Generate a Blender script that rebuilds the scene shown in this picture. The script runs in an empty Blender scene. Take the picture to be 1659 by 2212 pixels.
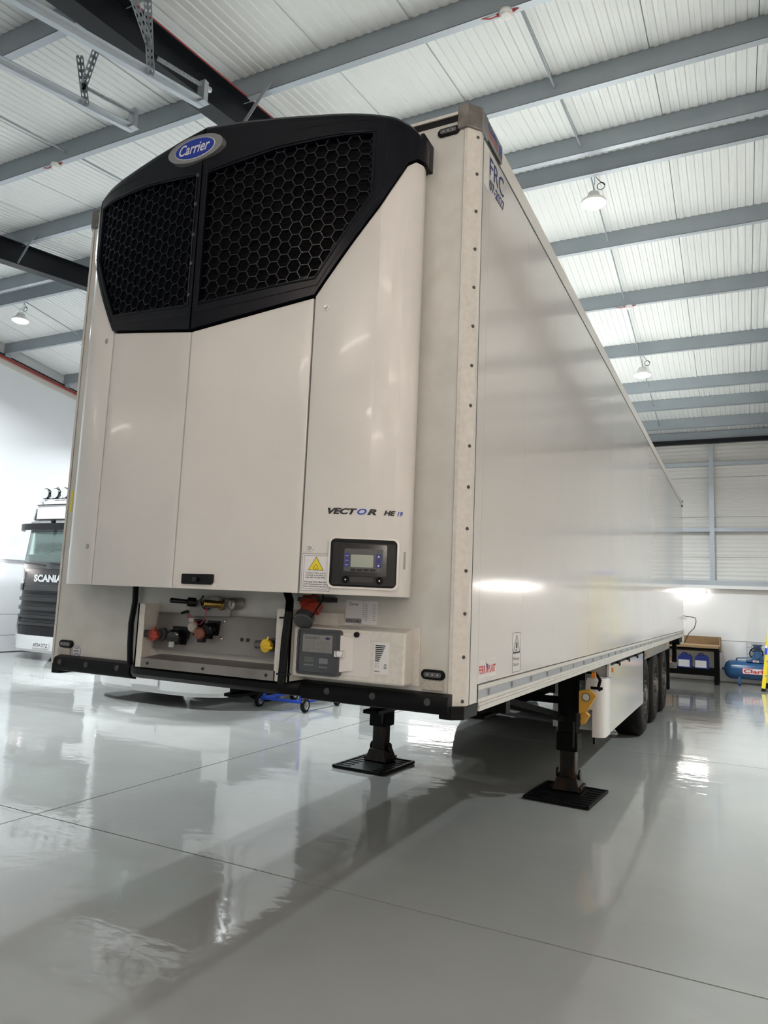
import bpy, bmesh, math, random
from mathutils import Vector, Matrix
random.seed(4)
C = bpy.context.scene.collection
PI = math.pi

# ------------------------------------------------------------------ camera
def make_camera():
    loc = Vector((3.6946, -3.01381, 1.60647))
    yaw, pitch, roll, f = -0.465315, 0.122748, 0.0421856, 1541.6
    F = Vector((math.sin(yaw) * math.cos(pitch), math.cos(yaw) * math.cos(pitch), math.sin(pitch)))
    r = Vector((math.cos(yaw), -math.sin(yaw), 0)); u = r.cross(F)
    c, s = math.cos(roll), math.sin(roll)
    R = c * r + s * u; U = -s * r + c * u
    cam = bpy.data.cameras.new('camera'); o = bpy.data.objects.new('camera', cam); C.objects.link(o)
    o.matrix_world = Matrix(((R.x, U.x, -F.x, loc.x), (R.y, U.y, -F.y, loc.y), (R.z, U.z, -F.z, loc.z), (0, 0, 0, 1)))
    cam.sensor_fit = 'VERTICAL'; cam.sensor_height = 36; cam.lens = f * 36 / 2212
    cam.clip_start = .05; cam.clip_end = 200
    bpy.context.scene.camera = o
make_camera()
sc = bpy.context.scene
sc.view_settings.view_transform = 'Standard'; sc.view_settings.look = 'None'
sc.view_settings.exposure = 0.85; sc.view_settings.gamma = 1.0; sc.view_settings.use_curve_mapping = False
w = bpy.data.worlds.new('world'); sc.world = w; w.use_nodes = True
w.node_tree.nodes['Background'].inputs[0].default_value = (.6, .65, .7, 1)
w.node_tree.nodes['Background'].inputs[1].default_value = .3
BAY_W = 160.0        # each high-bay lamp
TUBE = 14.0          # emission of the batten tubes
BAY_COL = (.90, .97, 1.0)
TUBE_COL = (1.0, .74, .52)
TUBE_COOL = (1.0, .95, .90)

# ------------------------------------------------------------------ materials
def mat(name, col, rough=.5, metal=0, noise=0, nscale=5, col2=None, bump=0, bscale=20, coat=0, emit=None, estr=0, alpha=1, trans=0, spec=None, stretch=None):
    m = bpy.data.materials.new(name); m.use_nodes = True
    nt = m.node_tree; b = nt.nodes['Principled BSDF']
    b.inputs['Base Color'].default_value = (*col, 1); b.inputs['Roughness'].default_value = rough
    b.inputs['Metallic'].default_value = metal
    if coat: b.inputs['Coat Weight'].default_value = coat; b.inputs['Coat Roughness'].default_value = .08
    if spec is not None: b.inputs['Specular IOR Level'].default_value = spec
    if trans: b.inputs['Transmission Weight'].default_value = trans; b.inputs['IOR'].default_value = 1.45
    if emit: b.inputs['Emission Color'].default_value = (*emit, 1); b.inputs['Emission Strength'].default_value = estr
    if noise or bump:
        tc = nt.nodes.new('ShaderNodeTexCoord'); mp = nt.nodes.new('ShaderNodeMapping')
        nt.links.new(tc.outputs['Object'], mp.inputs[0])
        if stretch: mp.inputs['Scale'].default_value = stretch
    if noise:
        n = nt.nodes.new('ShaderNodeTexNoise'); n.inputs['Scale'].default_value = nscale; n.inputs['Detail'].default_value = 6
        cr = nt.nodes.new('ShaderNodeValToRGB')
        cr.color_ramp.elements[0].position = .35; cr.color_ramp.elements[1].position = .35 + noise
        cr.color_ramp.elements[0].color = (*(col2 or [c * .7 for c in col]), 1); cr.color_ramp.elements[1].color = (*col, 1)
        nt.links.new(mp.outputs[0], n.inputs['Vector']); nt.links.new(n.outputs[0], cr.inputs[0])
        nt.links.new(cr.outputs[0], b.inputs['Base Color'])
    if bump:
        n2 = nt.nodes.new('ShaderNodeTexNoise'); n2.inputs['Scale'].default_value = bscale; n2.inputs['Detail'].default_value = 3
        bp = nt.nodes.new('ShaderNodeBump'); bp.inputs['Strength'].default_value = 1; bp.inputs['Distance'].default_value = bump
        nt.links.new(mp.outputs[0], n2.inputs['Vector']); nt.links.new(n2.outputs[0], bp.inputs['Height']); nt.links.new(bp.outputs[0], b.inputs['Normal'])
    return m

def floor_material():
    m = mat('epoxy_floor', (.50, .50, .48), .12)
    nt = m.node_tree; b = nt.nodes['Principled BSDF']; N = nt.nodes.new; L = nt.links.new
    tc = N('ShaderNodeTexCoord')
    n = N('ShaderNodeTexNoise'); n.inputs['Scale'].default_value = .7; n.inputs['Detail'].default_value = 8
    cr = N('ShaderNodeValToRGB'); cr.color_ramp.elements[0].position = .3; cr.color_ramp.elements[1].position = .7
    cr.color_ramp.elements[0].color = (.35, .358, .345, 1); cr.color_ramp.elements[1].color = (.41, .418, .405, 1)
    L(tc.outputs['Object'], n.inputs['Vector']); L(n.outputs[0], cr.inputs[0])
    # scattered small dark specks and scuffs gathered in patches
    v = N('ShaderNodeTexVoronoi'); v.inputs['Scale'].default_value = 9; L(tc.outputs['Object'], v.inputs['Vector'])
    n3 = N('ShaderNodeTexNoise'); n3.inputs['Scale'].default_value = 1.3; n3.inputs['Detail'].default_value = 2; L(tc.outputs['Object'], n3.inputs['Vector'])
    ms = N('ShaderNodeMapRange'); ms.inputs[1].default_value = .52; ms.inputs[2].default_value = .75; ms.inputs[3].default_value = 0; ms.inputs[4].default_value = .05
    L(n3.outputs[0], ms.inputs[0])
    lt = N('ShaderNodeMath'); lt.operation = 'LESS_THAN'; L(v.outputs['Distance'], lt.inputs[0]); L(ms.outputs[0], lt.inputs[1])
    mx = N('ShaderNodeMix'); mx.data_type = 'RGBA'; L(lt.outputs[0], mx.inputs[0]); L(cr.outputs[0], mx.inputs[6]); mx.inputs[7].default_value = (.12, .11, .10, 1)
    L(mx.outputs[2], b.inputs['Base Color'])
    # long shallow trowel waves
    mp = N('ShaderNodeMapping'); mp.inputs['Scale'].default_value = (.8, 1.5, 1); L(tc.outputs['Object'], mp.inputs[0])
    w1 = N('ShaderNodeTexNoise'); w1.inputs['Scale'].default_value = 2.2; w1.inputs['Detail'].default_value = 4; w1.inputs['Roughness'].default_value = .55
    L(mp.outputs[0], w1.inputs['Vector'])
    bp = N('ShaderNodeBump'); bp.inputs['Distance'].default_value = .0035; L(w1.outputs[0], bp.inputs['Height']); L(bp.outputs[0], b.inputs['Normal'])
    r = N('ShaderNodeMapRange'); r.inputs[1].default_value = .3; r.inputs[2].default_value = .7; r.inputs[3].default_value = .03; r.inputs[4].default_value = .085
    L(n.outputs[0], r.inputs[0]); L(r.outputs[0], b.inputs['Roughness'])
    b.inputs['Specular IOR Level'].default_value = .62
    return m

M = dict(
    floor=floor_material(), joint=mat('joint_sealant', (.02, .02, .02), .8),
    sheet=mat('roof_liner_white', (.74, .755, .745), .38, noise=.3, nscale=.6, col2=(.71, .725, .715)),
    wallpanel=mat('wall_liner_white', (.70, .69, .66), .4, noise=.3, nscale=.5, col2=(.65, .64, .61)),
    wallwhite=mat('wall_board_white', (.80, .79, .78), .35, noise=.3, nscale=.8, col2=(.76, .75, .74)),
    wallleft=mat('left_wall_white', (.74, .75, .77), .4, noise=.3, nscale=.8, col2=(.72, .73, .75)),
    cream=mat('cream_steel', (.62, .59, .53), .5),
    galv=mat('galvanised_steel', (.33, .37, .40), .5, .2, noise=.4, nscale=3, col2=(.30, .34, .37)),
    galvl=mat('galvanised_flange', (.42, .46, .50), .38, .3),
    zinc=mat('bright_zinc', (.50, .54, .58), .35, .55),
    black_steel=mat('black_steel', (.004, .005, .008), .45, spec=.3),
    red=mat('red_cable', (.42, .03, .03), .5), redpipe=mat('red_pipe', (.25, .015, .015), .4),
    tube=mat('tube_glow', (1, 1, 1), .5, emit=TUBE_COL, estr=TUBE), tubec=mat('tube_glow_neutral', (1, 1, 1), .5, emit=TUBE_COOL, estr=TUBE * .8), tubeh=mat('tube_fill_high', (1, 1, 1), .5, emit=(1.0, .88, .76), estr=TUBE * 1.5), tubef=mat('tube_fill_front', (1, 1, 1), .5, emit=(1.0, .88, .78), estr=TUBE * 2.3),  # last two are the glow of the added fill tubes, high and front
    bay=mat('lamp_glow', (1, 1, 1), .5, emit=(.97, .99, 1), estr=40),
    white_plastic=mat('white_plastic', (.78, .78, .76), .35),
    # trailer
    gel=mat('gelcoat_side', (.68, .65, .615), .12, noise=.4, nscale=.7, col2=(.65, .62, .585), bump=.0018, bscale=1.1, coat=.45),
    body=mat('white_front_wall', (.60, .595, .56), .32, noise=.25, nscale=7, col2=(.55, .54, .50)),
    profile=mat('white_profile', (.68, .655, .61), .3, noise=.3, nscale=40, col2=(.62, .59, .54)),
    unit=mat('unit_white_paint', (.72, .695, .665), .30, noise=.25, nscale=2, col2=(.68, .655, .625), coat=.15),
    cowl=mat('black_cowl_plastic', (.002, .0025, .006), .30, spec=.22),
    grille=mat('black_grille', (.006, .008, .014), .3, spec=.4),
    coil=mat('dark_coil', (.0015, .0015, .002), .6, spec=.15, bump=.01, bscale=3, stretch=(1, 1, 60)),
    rubber=mat('black_rubber', (.003, .0035, .004), .40, spec=.18),
    tyre=mat('tyre_rubber', (.004, .003, .003), .55, spec=.12, noise=.3, nscale=9, col2=(.009, .0075, .0065)),
    chassis=mat('chassis_black', (.0015, .0015, .0015), .5, spec=.12),
    legm=mat('greasy_leg', (.005, .004, .003), .32, spec=.25, noise=.25, nscale=9, col2=(.035, .016, .007), stretch=(1, 1, .25)),
    stainless=mat('stainless', (.27, .25, .24), .42, .45, noise=.3, nscale=4, col2=(.21, .195, .185)),
    alu=mat('aluminium', (.50, .50, .49), .3, .85, noise=.25, nscale=25, col2=(.36, .35, .34)),
    rail=mat('anodised_rail', (.40, .42, .44), .32, .5),
    cap=mat('weathered_cap', (.25, .235, .22), .38, .6, noise=.25, nscale=16, col2=(.16, .145, .135)),
    rim=mat('steel_rim', (.10, .085, .08), .35, .7), chrome=mat('chrome', (.8, .8, .8), .12, 1),
    blackp=mat('black_plastic', (.003, .003, .004), .35, spec=.3), gloss=mat('gloss_black', (.008, .008, .009), .12),
    dgrey=mat('dark_grey_plastic', (.05, .052, .057), .35), lcd=mat('lcd_green_grey', (.30, .33, .28), .25), lcd2=mat('lcd_dull', (.16, .19, .15), .25),
    blue=mat('blue_key', (.012, .018, .20), .5), navy=mat('logo_blue', (.015, .04, .30), .35), navyt=mat('print_blue', (.003, .014, .12), .6, spec=.2), rblue=mat('royal_blue', (.005, .045, .42), .5),
    silver=mat('badge_silver', (.50, .50, .50), .3, .8), ink=mat('black_print', (.015, .015, .015), .5), redp=mat('red_print', (.55, .03, .04), .5),
    greyp=mat('grey_print', (.33, .33, .33), .5), paper=mat('white_label', (.74, .73, .74), .45), yel=mat('yellow_label', (.80, .66, .03), .5),
    redb=mat('red_plug', (.36, .05, .03), .4), yplug=mat('yellow_plug', (.75, .50, .02), .4), brown=mat('brown_plug', (.22, .07, .05), .45), beige=mat('beige_plug', (.40, .37, .32), .5),
    brass=mat('brass', (.45, .32, .10), .25, .9), ribbon=mat('pink_strap', (.45, .03, .09), .5),
    amber=mat('amber_lens', (.75, .22, .02), .3), reflector=mat('reflector', (.45, .42, .37), .3, noise=.15, nscale=90, col2=(.34, .30, .26)),
    chock=mat('yellow_chock', (.62, .33, .03), .4), lensc=mat('clear_lens', (.10, .10, .11), .15),
    clear=mat('clear_cover', (.9, .9, .92), .05, trans=1),
    glass=mat('windscreen_glass', (.62, .80, .74), .03, trans=.9), cabw=mat('cab_white', (.70, .71, .71), .15, coat=.6), cabb=mat('cab_black', (.015, .014, .016), .25),
    interior=mat('cab_interior', (.03, .035, .035), .7), lampglass=mat('lamp_glass', (.75, .76, .76), .15, noise=.2, nscale=60, col2=(.35, .36, .36)),
    bluem=mat('blue_paint', (.012, .07, .55), .3), bluet=mat('tank_blue', (.03, .10, .24), .25), blued=mat('pump_blue', (.025, .06, .13), .4),
    wood=mat('bench_wood', (.50, .33, .18), .5, noise=.3, nscale=8, col2=(.40, .26, .14), stretch=(1, 8, 8)), ply=mat('plywood_board', (.36, .24, .13), .55, noise=.3, nscale=5, col2=(.30, .19, .10)),
    yellow=mat('ladder_yellow', (.80, .62, .02), .35), card=mat('cardboard', (.30, .19, .10), .7), jerry=mat('jerrycan_blue', (.01, .03, .22), .4), lime=mat('lime_cloth', (.6, .7, .1), .6),
)

# ------------------------------------------------------------------ helpers
class MB:
    def __init__(s): s.v = []; s.f = []; s.m = []; s.mats = []; s.k = 0
    def use(s, m):
        if m not in s.mats: s.mats.append(m)
        s.k = s.mats.index(m); return s
    def add(s, vs, fs):
        n = len(s.v); s.v += [tuple(v) for v in vs]; s.f += [tuple(i + n for i in f) for f in fs]; s.m += [s.k] * len(fs); return s
    def box(s, x0, x1, y0, y1, z0, z1):
        vs = [(x, y, z) for z in (z0, z1) for y in (y0, y1) for x in (x0, x1)]
        return s.add(vs, [(0, 2, 3, 1), (4, 5, 7, 6), (0, 1, 5, 4), (2, 6, 7, 3), (0, 4, 6, 2), (1, 3, 7, 5)])
    def obox(s, c, ax, ay, az, hx, hy, hz):
        c = Vector(c); vs = [c + ax * (i * hx) + ay * (j * hy) + az * (k * hz) for k in (-1, 1) for j in (-1, 1) for i in (-1, 1)]
        return s.add(vs, [(0, 2, 3, 1), (4, 5, 7, 6), (0, 1, 5, 4), (2, 6, 7, 3), (0, 4, 6, 2), (1, 3, 7, 5)])
    def bar(s, a, b, wd, hg, up=Vector((0, 0, 1))):
        a = Vector(a); b = Vector(b); d = (b - a).normalized()
        if abs(d.dot(up)) > .99: up = Vector((0, 1, 0))
        x = d.cross(up).normalized(); z = x.cross(d)
        return s.obox((a + b) / 2, x, d, z, wd / 2, (b - a).length / 2, hg / 2)
    def cyl(s, a, b, r0, r1=None, n=16, caps=True):
        a = Vector(a); b = Vector(b); r1 = r0 if r1 is None else r1; d = (b - a).normalized()
        x = d.orthogonal().normalized(); y = d.cross(x)
        vs = []
        for c, r in ((a, r0), (b, r1)):
            vs += [c + (x * math.cos(2 * PI * i / n) + y * math.sin(2 * PI * i / n)) * r for i in range(n)]
        fs = [(i, (i + 1) % n, n + (i + 1) % n, n + i) for i in range(n)]
        if caps: fs += [tuple(range(n))[::-1], tuple(range(n, 2 * n))]
        return s.add(vs, fs)
    def tube(s, pts, r, n=8):
        pts = [Vector(p) for p in pts]; vs = []; prev = None
        for i, p in enumerate(pts):
            d = (pts[min(i + 1, len(pts) - 1)] - pts[max(i - 1, 0)]).normalized()
            x = (prev - d * prev.dot(d)).normalized() if prev and (prev - d * prev.dot(d)).length > 1e-4 else d.orthogonal().normalized()
            prev = x; y = d.cross(x)
            vs += [p + (x * math.cos(2 * PI * k / n) + y * math.sin(2 * PI * k / n)) * r for k in range(n)]
        fs = [(i * n + k, i * n + (k + 1) % n, (i + 1) * n + (k + 1) % n, (i + 1) * n + k) for i in range(len(pts) - 1) for k in range(n)]
        fs += [tuple(range(n))[::-1], tuple(range((len(pts) - 1) * n, len(pts) * n))]
        return s.add(vs, fs)
    def lathe(s, prof, o, axis, n=32):       # prof: (distance along axis, radius)
        o = Vector(o); axis = Vector(axis).normalized(); x = axis.orthogonal().normalized(); y = axis.cross(x); vs = []
        for h, r in prof: vs += [o + axis * h + (x * math.cos(2 * PI * i / n) + y * math.sin(2 * PI * i / n)) * r for i in range(n)]
        return s.add(vs, [(j * n + i, j * n + (i + 1) % n, (j + 1) * n + (i + 1) % n, (j + 1) * n + i) for j in range(len(prof) - 1) for i in range(n)])
    def prism(s, pts, d):                    # closed polygon of 3-D points, pushed by d
        pts = [Vector(p) for p in pts]; d = Vector(d); n = len(pts)
        return s.add(pts + [p + d for p in pts], [tuple(range(n))[::-1], tuple(range(n, 2 * n))] + [(i, (i + 1) % n, n + (i + 1) % n, n + i) for i in range(n)])
    def build(s, name, m=None, parent=None, smooth=False, bevel=0, label=None, ang=35):
        me = bpy.data.meshes.new(name); me.from_pydata(s.v, [], s.f)
        ms = s.mats or [m]
        for q in ms: me.materials.append(q)
        if len(ms) > 1:
            for pgn, k in zip(me.polygons, s.m): pgn.material_index = k
        bm = bmesh.new(); bm.from_mesh(me); bmesh.ops.recalc_face_normals(bm, faces=bm.faces); bm.to_mesh(me); bm.free()
        if smooth:
            for pgn in me.polygons: pgn.use_smooth = True
            me.set_sharp_from_angle(angle=math.radians(ang))
        o = bpy.data.objects.new(name, me); C.objects.link(o)
        if parent: o.parent = parent
        if label: o['label'] = label
        if bevel:
            b = o.modifiers.new('bevel', 'BEVEL'); b.width = bevel; b.segments = 2; b.limit_method = 'ANGLE'
        return o
def box(name, b, m, parent=None, bevel=0, label=None): return MB().box(*b).build(name, m, parent, bevel=bevel, label=label)
def tag(o, label=None, cat=None, group=None, kind=None):
    for k, v in (('label', label), ('category', cat), ('group', group), ('kind', kind)):
        if v: o[k] = v
    return o
def thing(name, label, cat, loc=(0, 0, 0), group=None):
    o = bpy.data.objects.new(name, None); C.objects.link(o); o.location = loc; o.empty_display_size = .1
    return tag(o, label, cat, group)
def struct(name, parent=None):
    o = bpy.data.objects.new(name, None); C.objects.link(o); o['kind'] = 'structure'; o.empty_display_size = .1; o.parent = parent; return o
def copy_tree(o, parent=None, loc=None):
    c = o.copy(); C.objects.link(c); c.parent = parent
    if loc: c.location = loc
    for ch in list(o.children): copy_tree(ch, c)
    return c
def inst(src, loc, parent=None, rot=None):
    c = src.copy(); C.objects.link(c); c.location = loc
    if parent: c.parent = parent
    if rot: c.rotation_euler = rot
    return c
def lettering(name, txt, m, fn, size, width=None, shear=0, bold=0, parent=None, align='LEFT', label=None, spacing=1.0):
    """printed text: fn maps flat (x, y) to a 3-D point; width squeezes the line to that length"""
    cu = bpy.data.curves.new(name, 'FONT'); cu.body = txt; cu.size = 1; cu.shear = shear; cu.offset = bold; cu.resolution_u = 3; cu.space_character = spacing
    t = bpy.data.objects.new(name, cu); me = bpy.data.meshes.new_from_object(t); bpy.data.objects.remove(t)
    xs = [v.co.x for v in me.vertices]; ys = [v.co.y for v in me.vertices]; x0, x1 = min(xs), max(xs); y0 = 0; y1 = max(ys)
    sy = size / y1; sx = width / (x1 - x0) if width else sy; off = {'LEFT': 0, 'CENTER': (x1 - x0) / 2, 'RIGHT': x1 - x0}[align]
    for v in me.vertices: v.co = Vector(fn((v.co.x - x0 - off) * sx, v.co.y * sy))
    me.materials.clear(); me.materials.append(m); me.name = name
    o = bpy.data.objects.new(name, me); C.objects.link(o); o.parent = parent
    if label: o['label'] = label
    return o
def flat(o, xd=(1, 0, 0), yd=(0, 0, 1)):
    o = Vector(o); xd = Vector(xd).normalized(); yd = Vector(yd).normalized()
    return lambda x, y: o + xd * x + yd * y
def rrect(x0, x1, y0, y1, r, n=5):
    pts = []
    for cx, cy, a in ((x1 - r, y0 + r, -90), (x1 - r, y1 - r, 0), (x0 + r, y1 - r, 90), (x0 + r, y0 + r, 180)):
        pts += [(cx + r * math.cos(math.radians(a + 90 * i / n)), cy + r * math.sin(math.radians(a + 90 * i / n))) for i in range(n + 1)]
    return pts
def plate(name, fn, pts, th, m, parent, smooth=False, label=None, bevel=0):
    """flat outline pts mapped by fn, with thickness th away from the surface"""
    n = (fn(0, 1) - fn(0, 0)).cross(fn(1, 0) - fn(0, 0)).normalized() * -1
    return MB().prism([fn(*p) for p in pts], n * th).build(name, m, parent, label=label, bevel=bevel)

# ------------------------------------------------------------------ building
XL, XR, YN, YF, YR = -12.0, 10.45, -4.9, 16.4, 5.75
SL = .14
def roof(y, d=0): return 7.34 - SL * abs(y - YR) + d       # purlin underside
def build_floor():
    fl = struct('floor')
    MB().box(XL - .2, XR + .2, YN - .2, YF + .2, -.25, -.004).build('floor_bed', M['joint'], fl)
    xs = [-.8 - 5.2 * 3, -.8 - 5.2 * 2, -.8 - 5.2, -.8, 4.4, 9.6, 14.8]; ys = [-9.75, -4.55, .65, 5.85, 11.05, 16.25, 21.5]
    g = .0055
    for x0, x1 in zip(xs, xs[1:]):
        for y0, y1 in zip(ys, ys[1:]):
            a, b, c, d = max(x0, XL - .1) + g, min(x1, XR + .1) - g, max(y0, YN - .1) + g, min(y1, YF + .1) - g
            if b - a > .05 and d - c > .05: box('floor_slab', (a, b, c, d, -.2, 0), M['floor'], fl)
build_floor()

def build_ceiling():
    ce = struct('ceiling')
    # one-metre liner sheets with shallow pressed ribs, one mesh per slope shared by all copies
    def sheet(y0, y1):
        mb = MB(); xs = []
        W = 1.0; n = 10
        for i in range(n):
            a = i * W / n; xs += [(a + .004, 0), (a + .040, 0), (a + .046, -.011 if i else -.016), (a + .094, -.011)]
        xs = [(.0, .02)] + xs + [(W - .006, -.0), (W, .02)]
        ys = [y0, y1]; vs = []
        for y in ys: vs += [(x, y, roof(y, .255 + z)) for x, z in xs]
        k = len(xs); mb.add(vs, [(i, i + 1, k + i + 1, k + i) for i in range(k - 1)])
        return mb
    a = sheet(YN - .1, YR).build('roof_sheet', M['sheet'], ce); b = sheet(YR, YF + .1).build('roof_sheet', M['sheet'], ce)
    x = XL - .1 + .05
    first = True
    while x < XR + .2:
        if first: a.location.x = b.location.x = x; first = False
        else: inst(a, (x, 0, 0), ce); inst(b, (x, 0, 0), ce)
        x += 1.0
    MB().box(XL - .2, XR + .4, YN - .2, YF + .2, 7.9, 8.0).build('roof_deck', M['sheet'], ce)
    # purlins (C sections) and their bright lower flanges
    def purlin(y, near):
        z = roof(y); s = 1 if near else 1
        mb = MB().use(M['galv']); mb.box(XL, XR, y, y + .012, z, z + .24)
        mb.box(XL, XR, y, y + .07 * s, z + .238, z + .25)
        mb.use(M['galvl']).box(XL, XR, y - .0, y + .075, z - .003, z + .005)
        return mb.build('purlin', None, ce)
    py = [-4.0, -2.4, -.75, .9, 2.55, 4.1, 5.5, 5.99, 7.62, 9.34, 11.2, 12.96, 13.99, 15.19]
    for y in py: purlin(y, y < YR)
    for x in (1.98, -3.75, -9.4, 7.7):
        for y0, y1 in zip(py[2:], py[3:]):
            if y1 - y0 < .6: continue
            MB().cyl((x, y0 + .01, roof(y0) + .12), (x, y1, roof(y1) + .1), .012, n=6).build('sag_rod', M['galv'], ce)
    MB().use(M['galv']).box(XL, XR, 16.1, 16.3, 5.92, 6.12).build('eaves_purlin', None, ce)
    MB().box(XL, XR, 16.0, 16.12, 5.80, 5.905).build('eaves_beam', M['black_steel'], ce)
    # black portal rafters, I section
    for xc in (-6.75, -1.05, 4.72, 10.3):
        mb = MB()
        for y0, y1 in ((YN, YR), (YR, 16.2)):
            for w_, d0, d1 in ((.10, -.012, -.0), (.006, -.36, -.0), (.10, -.372, -.36)):
                vs = [(xc + sx * w_, y, roof(y, d)) for y in (y0, y1) for sx, d in ((-1, d0), (1, d0), (1, d1), (-1, d1))]
                mb.add(vs, [(0, 1, 5, 4), (1, 2, 6, 5), (2, 3, 7, 6), (3, 0, 4, 7), (0, 3, 2, 1), (4, 5, 6, 7)])
        mb.build('rafter', M['black_steel'], ce)
    for y in (2.55, 4.1):
        for xc in (-1.05, -6.75): MB().bar((xc + .08, y - .03, roof(y) - .35), (xc + .42, y - .03, roof(y) + .06), .045, .006, Vector((0, 1, 0))).build('rafter_stay', M['galv'], ce)
    return ce
ceiling = build_ceiling()

def wall_rows(name, axis, pos, a0, a1, inward, z0=2.3, ztop=5.95, mat_=None):
    """upper composite panels with fine ribs, lower smooth boards, ledge, rails, posts"""
    wl = struct(name)
    def P(u, d, z):                      # u along wall, d into room
        return (u, pos + inward * d, z) if axis == 'y' else (pos + inward * d, u, z)
    def strip(nm, prof, u0, u1, m):
        vs = [P(u, d, z) for u in (u0, u1) for d, z in prof]; k = len(prof)
        return MB().add(vs, [(i, i + 1, k + i + 1, k + i) for i in range(k - 1)]).build(nm, m, wl)
    def pbox(nm, u0, u1, d0, d1, za, zb, m):
        a = P(u0, d0, za); b = P(u1, d1, zb)
        return box(nm, (min(a[0], b[0]), max(a[0], b[0]), min(a[1], b[1]), max(a[1], b[1]), za, zb), m, wl)
    bay = [a0 + (a1 - a0) * i / 4 for i in range(5)]
    pbox('wall_core', a0, a1, -.3, -.03, 0, 7.9, M['wallpanel'])
    z = 2.0
    while z < ztop:
        prof = [(-.02, z)]
        for i in range(10): prof += [(0, z + .006 + i * .1), (0, z + .046 + i * .1), (.006, z + .054 + i * .1), (.006, z + .09 + i * .1)]
        prof += [(-.02, z + 1.0)]
        for u0, u1 in zip(bay, bay[1:]): strip('wall_panel', prof, u0, u1, M['wallpanel'])
        z += 1
    return wl, P, pbox, strip
# back wall (far, +Y)
wb, P, pbox, strip = wall_rows('wall_back', 'y', YF, XL, XR, -1)
for u0, u1 in ((XL, -3.5), (-3.5, XR)):
    pbox('wall_board', u0, u1, 0, .055, .985, 2.215, M['wallwhite']); pbox('wall_board', u0, u1, 0, .055, .02, .975, M['wallwhite'])
pbox('ledge', XL, XR, 0, .20, 2.22, 2.30, M['wallwhite']); pbox('ledge_rail', XL, XR, 0, .19, 2.30, 2.42, M['galvl'])
for z in (3.62, 5.28): pbox('sheeting_rail', XL, XR, .0, .15, z, z + .09, M['galvl'])
for x in (-8.3, -2.6, 3.09, 8.8): pbox('wall_post', x - .055, x + .055, .0, .18, 2.42, 5.8, M['galvl'])
# right wall
wr, P, pbox, strip = wall_rows('wall_right', 'x', XR, YN, YF, -1, ztop=7.5)
pbox('wall_board', YN, 6, 0, .055, .985, 2.215, M['wallwhite']); pbox('wall_board', YN, 6, 0, .055, .02, .975, M['wallwhite'])
pbox('wall_board', 6, YF, 0, .055, .985, 2.215, M['wallwhite']); pbox('wall_board', 6, YF, 0, .055, .02, .975, M['wallwhite'])
pbox('ledge', YN, YF, 0, .20, 2.22, 2.30, M['wallwhite']); pbox('ledge_rail', YN, YF, 0, .19, 2.30, 2.42, M['galvl'])
for z in (3.62, 5.28): pbox('sheeting_rail', YN, YF, .0, .15, z, z + .09, M['galvl'])
for y in (.0, 5.75, 11): pbox('wall_post', y - .08, y + .08, .0, .18, 2.42, 6.6, M['galvl'])
# left wall: smooth, cream gable beam, red sprinkler pipe
wl = struct('wall_left')
zt = lambda y: roof(y, -.27)
for z0, z1 in ((.02, .40), (.41, .895), (.905, 2.2)):
    box('wall_board', (XL - .1, XL, YN, YF, z0, z1), M['wallleft'], wl)
box('ledge', (XL - .1, XL + .06, YN, YF, 2.2, 2.33), M['wallleft'], wl)
MB().prism([(XL - .1, YN, 2.33), (XL - .1, YF, 2.33), (XL - .1, YF, zt(YF)), (XL - .1, YR, zt(YR)), (XL - .1, YN, zt(YN))], (.09, 0, 0)).build('wall_lining', M['wallleft'], wl)
MB().prism([(XL - .1, YN, zt(YN)), (XL - .1, YR, zt(YR)), (XL - .1, YF, zt(YF)), (XL - .1, YF, roof(YF, -.03)), (XL - .1, YR, roof(YR, -.03)), (XL - .1, YN, roof(YN, -.03))], (.13, 0, 0)).build('gable_beam', M['cream'], wl)
MB().prism([(XL - .12, YN, roof(YN, -.05)), (XL - .12, YR, roof(YR, -.05)), (XL - .12, YF, roof(YF, -.05)), (XL - .12, YF, 7.9), (XL - .12, YN, 7.9)], (-.1, 0, 0)).build('gable_panel', M['wallpanel'], wl)
box('wall_core', (XL - .4, XL - .1, YN, YF, 0, 7.9), M['wallleft'], wl)
for y in [4.1, 5.5, 7.62, 9.34, 11.2]:
    box('purlin_bracket', (XL, XL + .12, y - .03, y + .11, roof(y) - .09, roof(y) - .005), M['galv'], wl)
MB().tube([(XL + .10, y, roof(y, -.13)) for y in (YN + .3, YR, YF - .3)], .035).build('sprinkler_pipe', M['redpipe'], wl, smooth=True)
MB().tube([(XL + .07, y, roof(y, -.05)) for y in (YN + .3, YR, YF - .3)], .018).build('cable_conduit', M['black_steel'], wl, smooth=True)
# front wall (behind the camera) with two sectional doors
wf = struct('wall_front')
box('wall_core', (XL, XR, YN - .3, YN - .06, 0, 7.9), M['wallwhite'], wf)
for n_, (x0, x1) in enumerate(((-11, -6.9), (-5.9, -1.9), (-.6, 4.4), (5.6, 9.8))):
    d = struct('door_%d' % (n_ + 1))
    for i in range(8): box('door_section', (x0, x1, YN - .05, YN - .01, .02 + i * .6, .61 + i * .6), M['wallwhite'], d)

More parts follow.
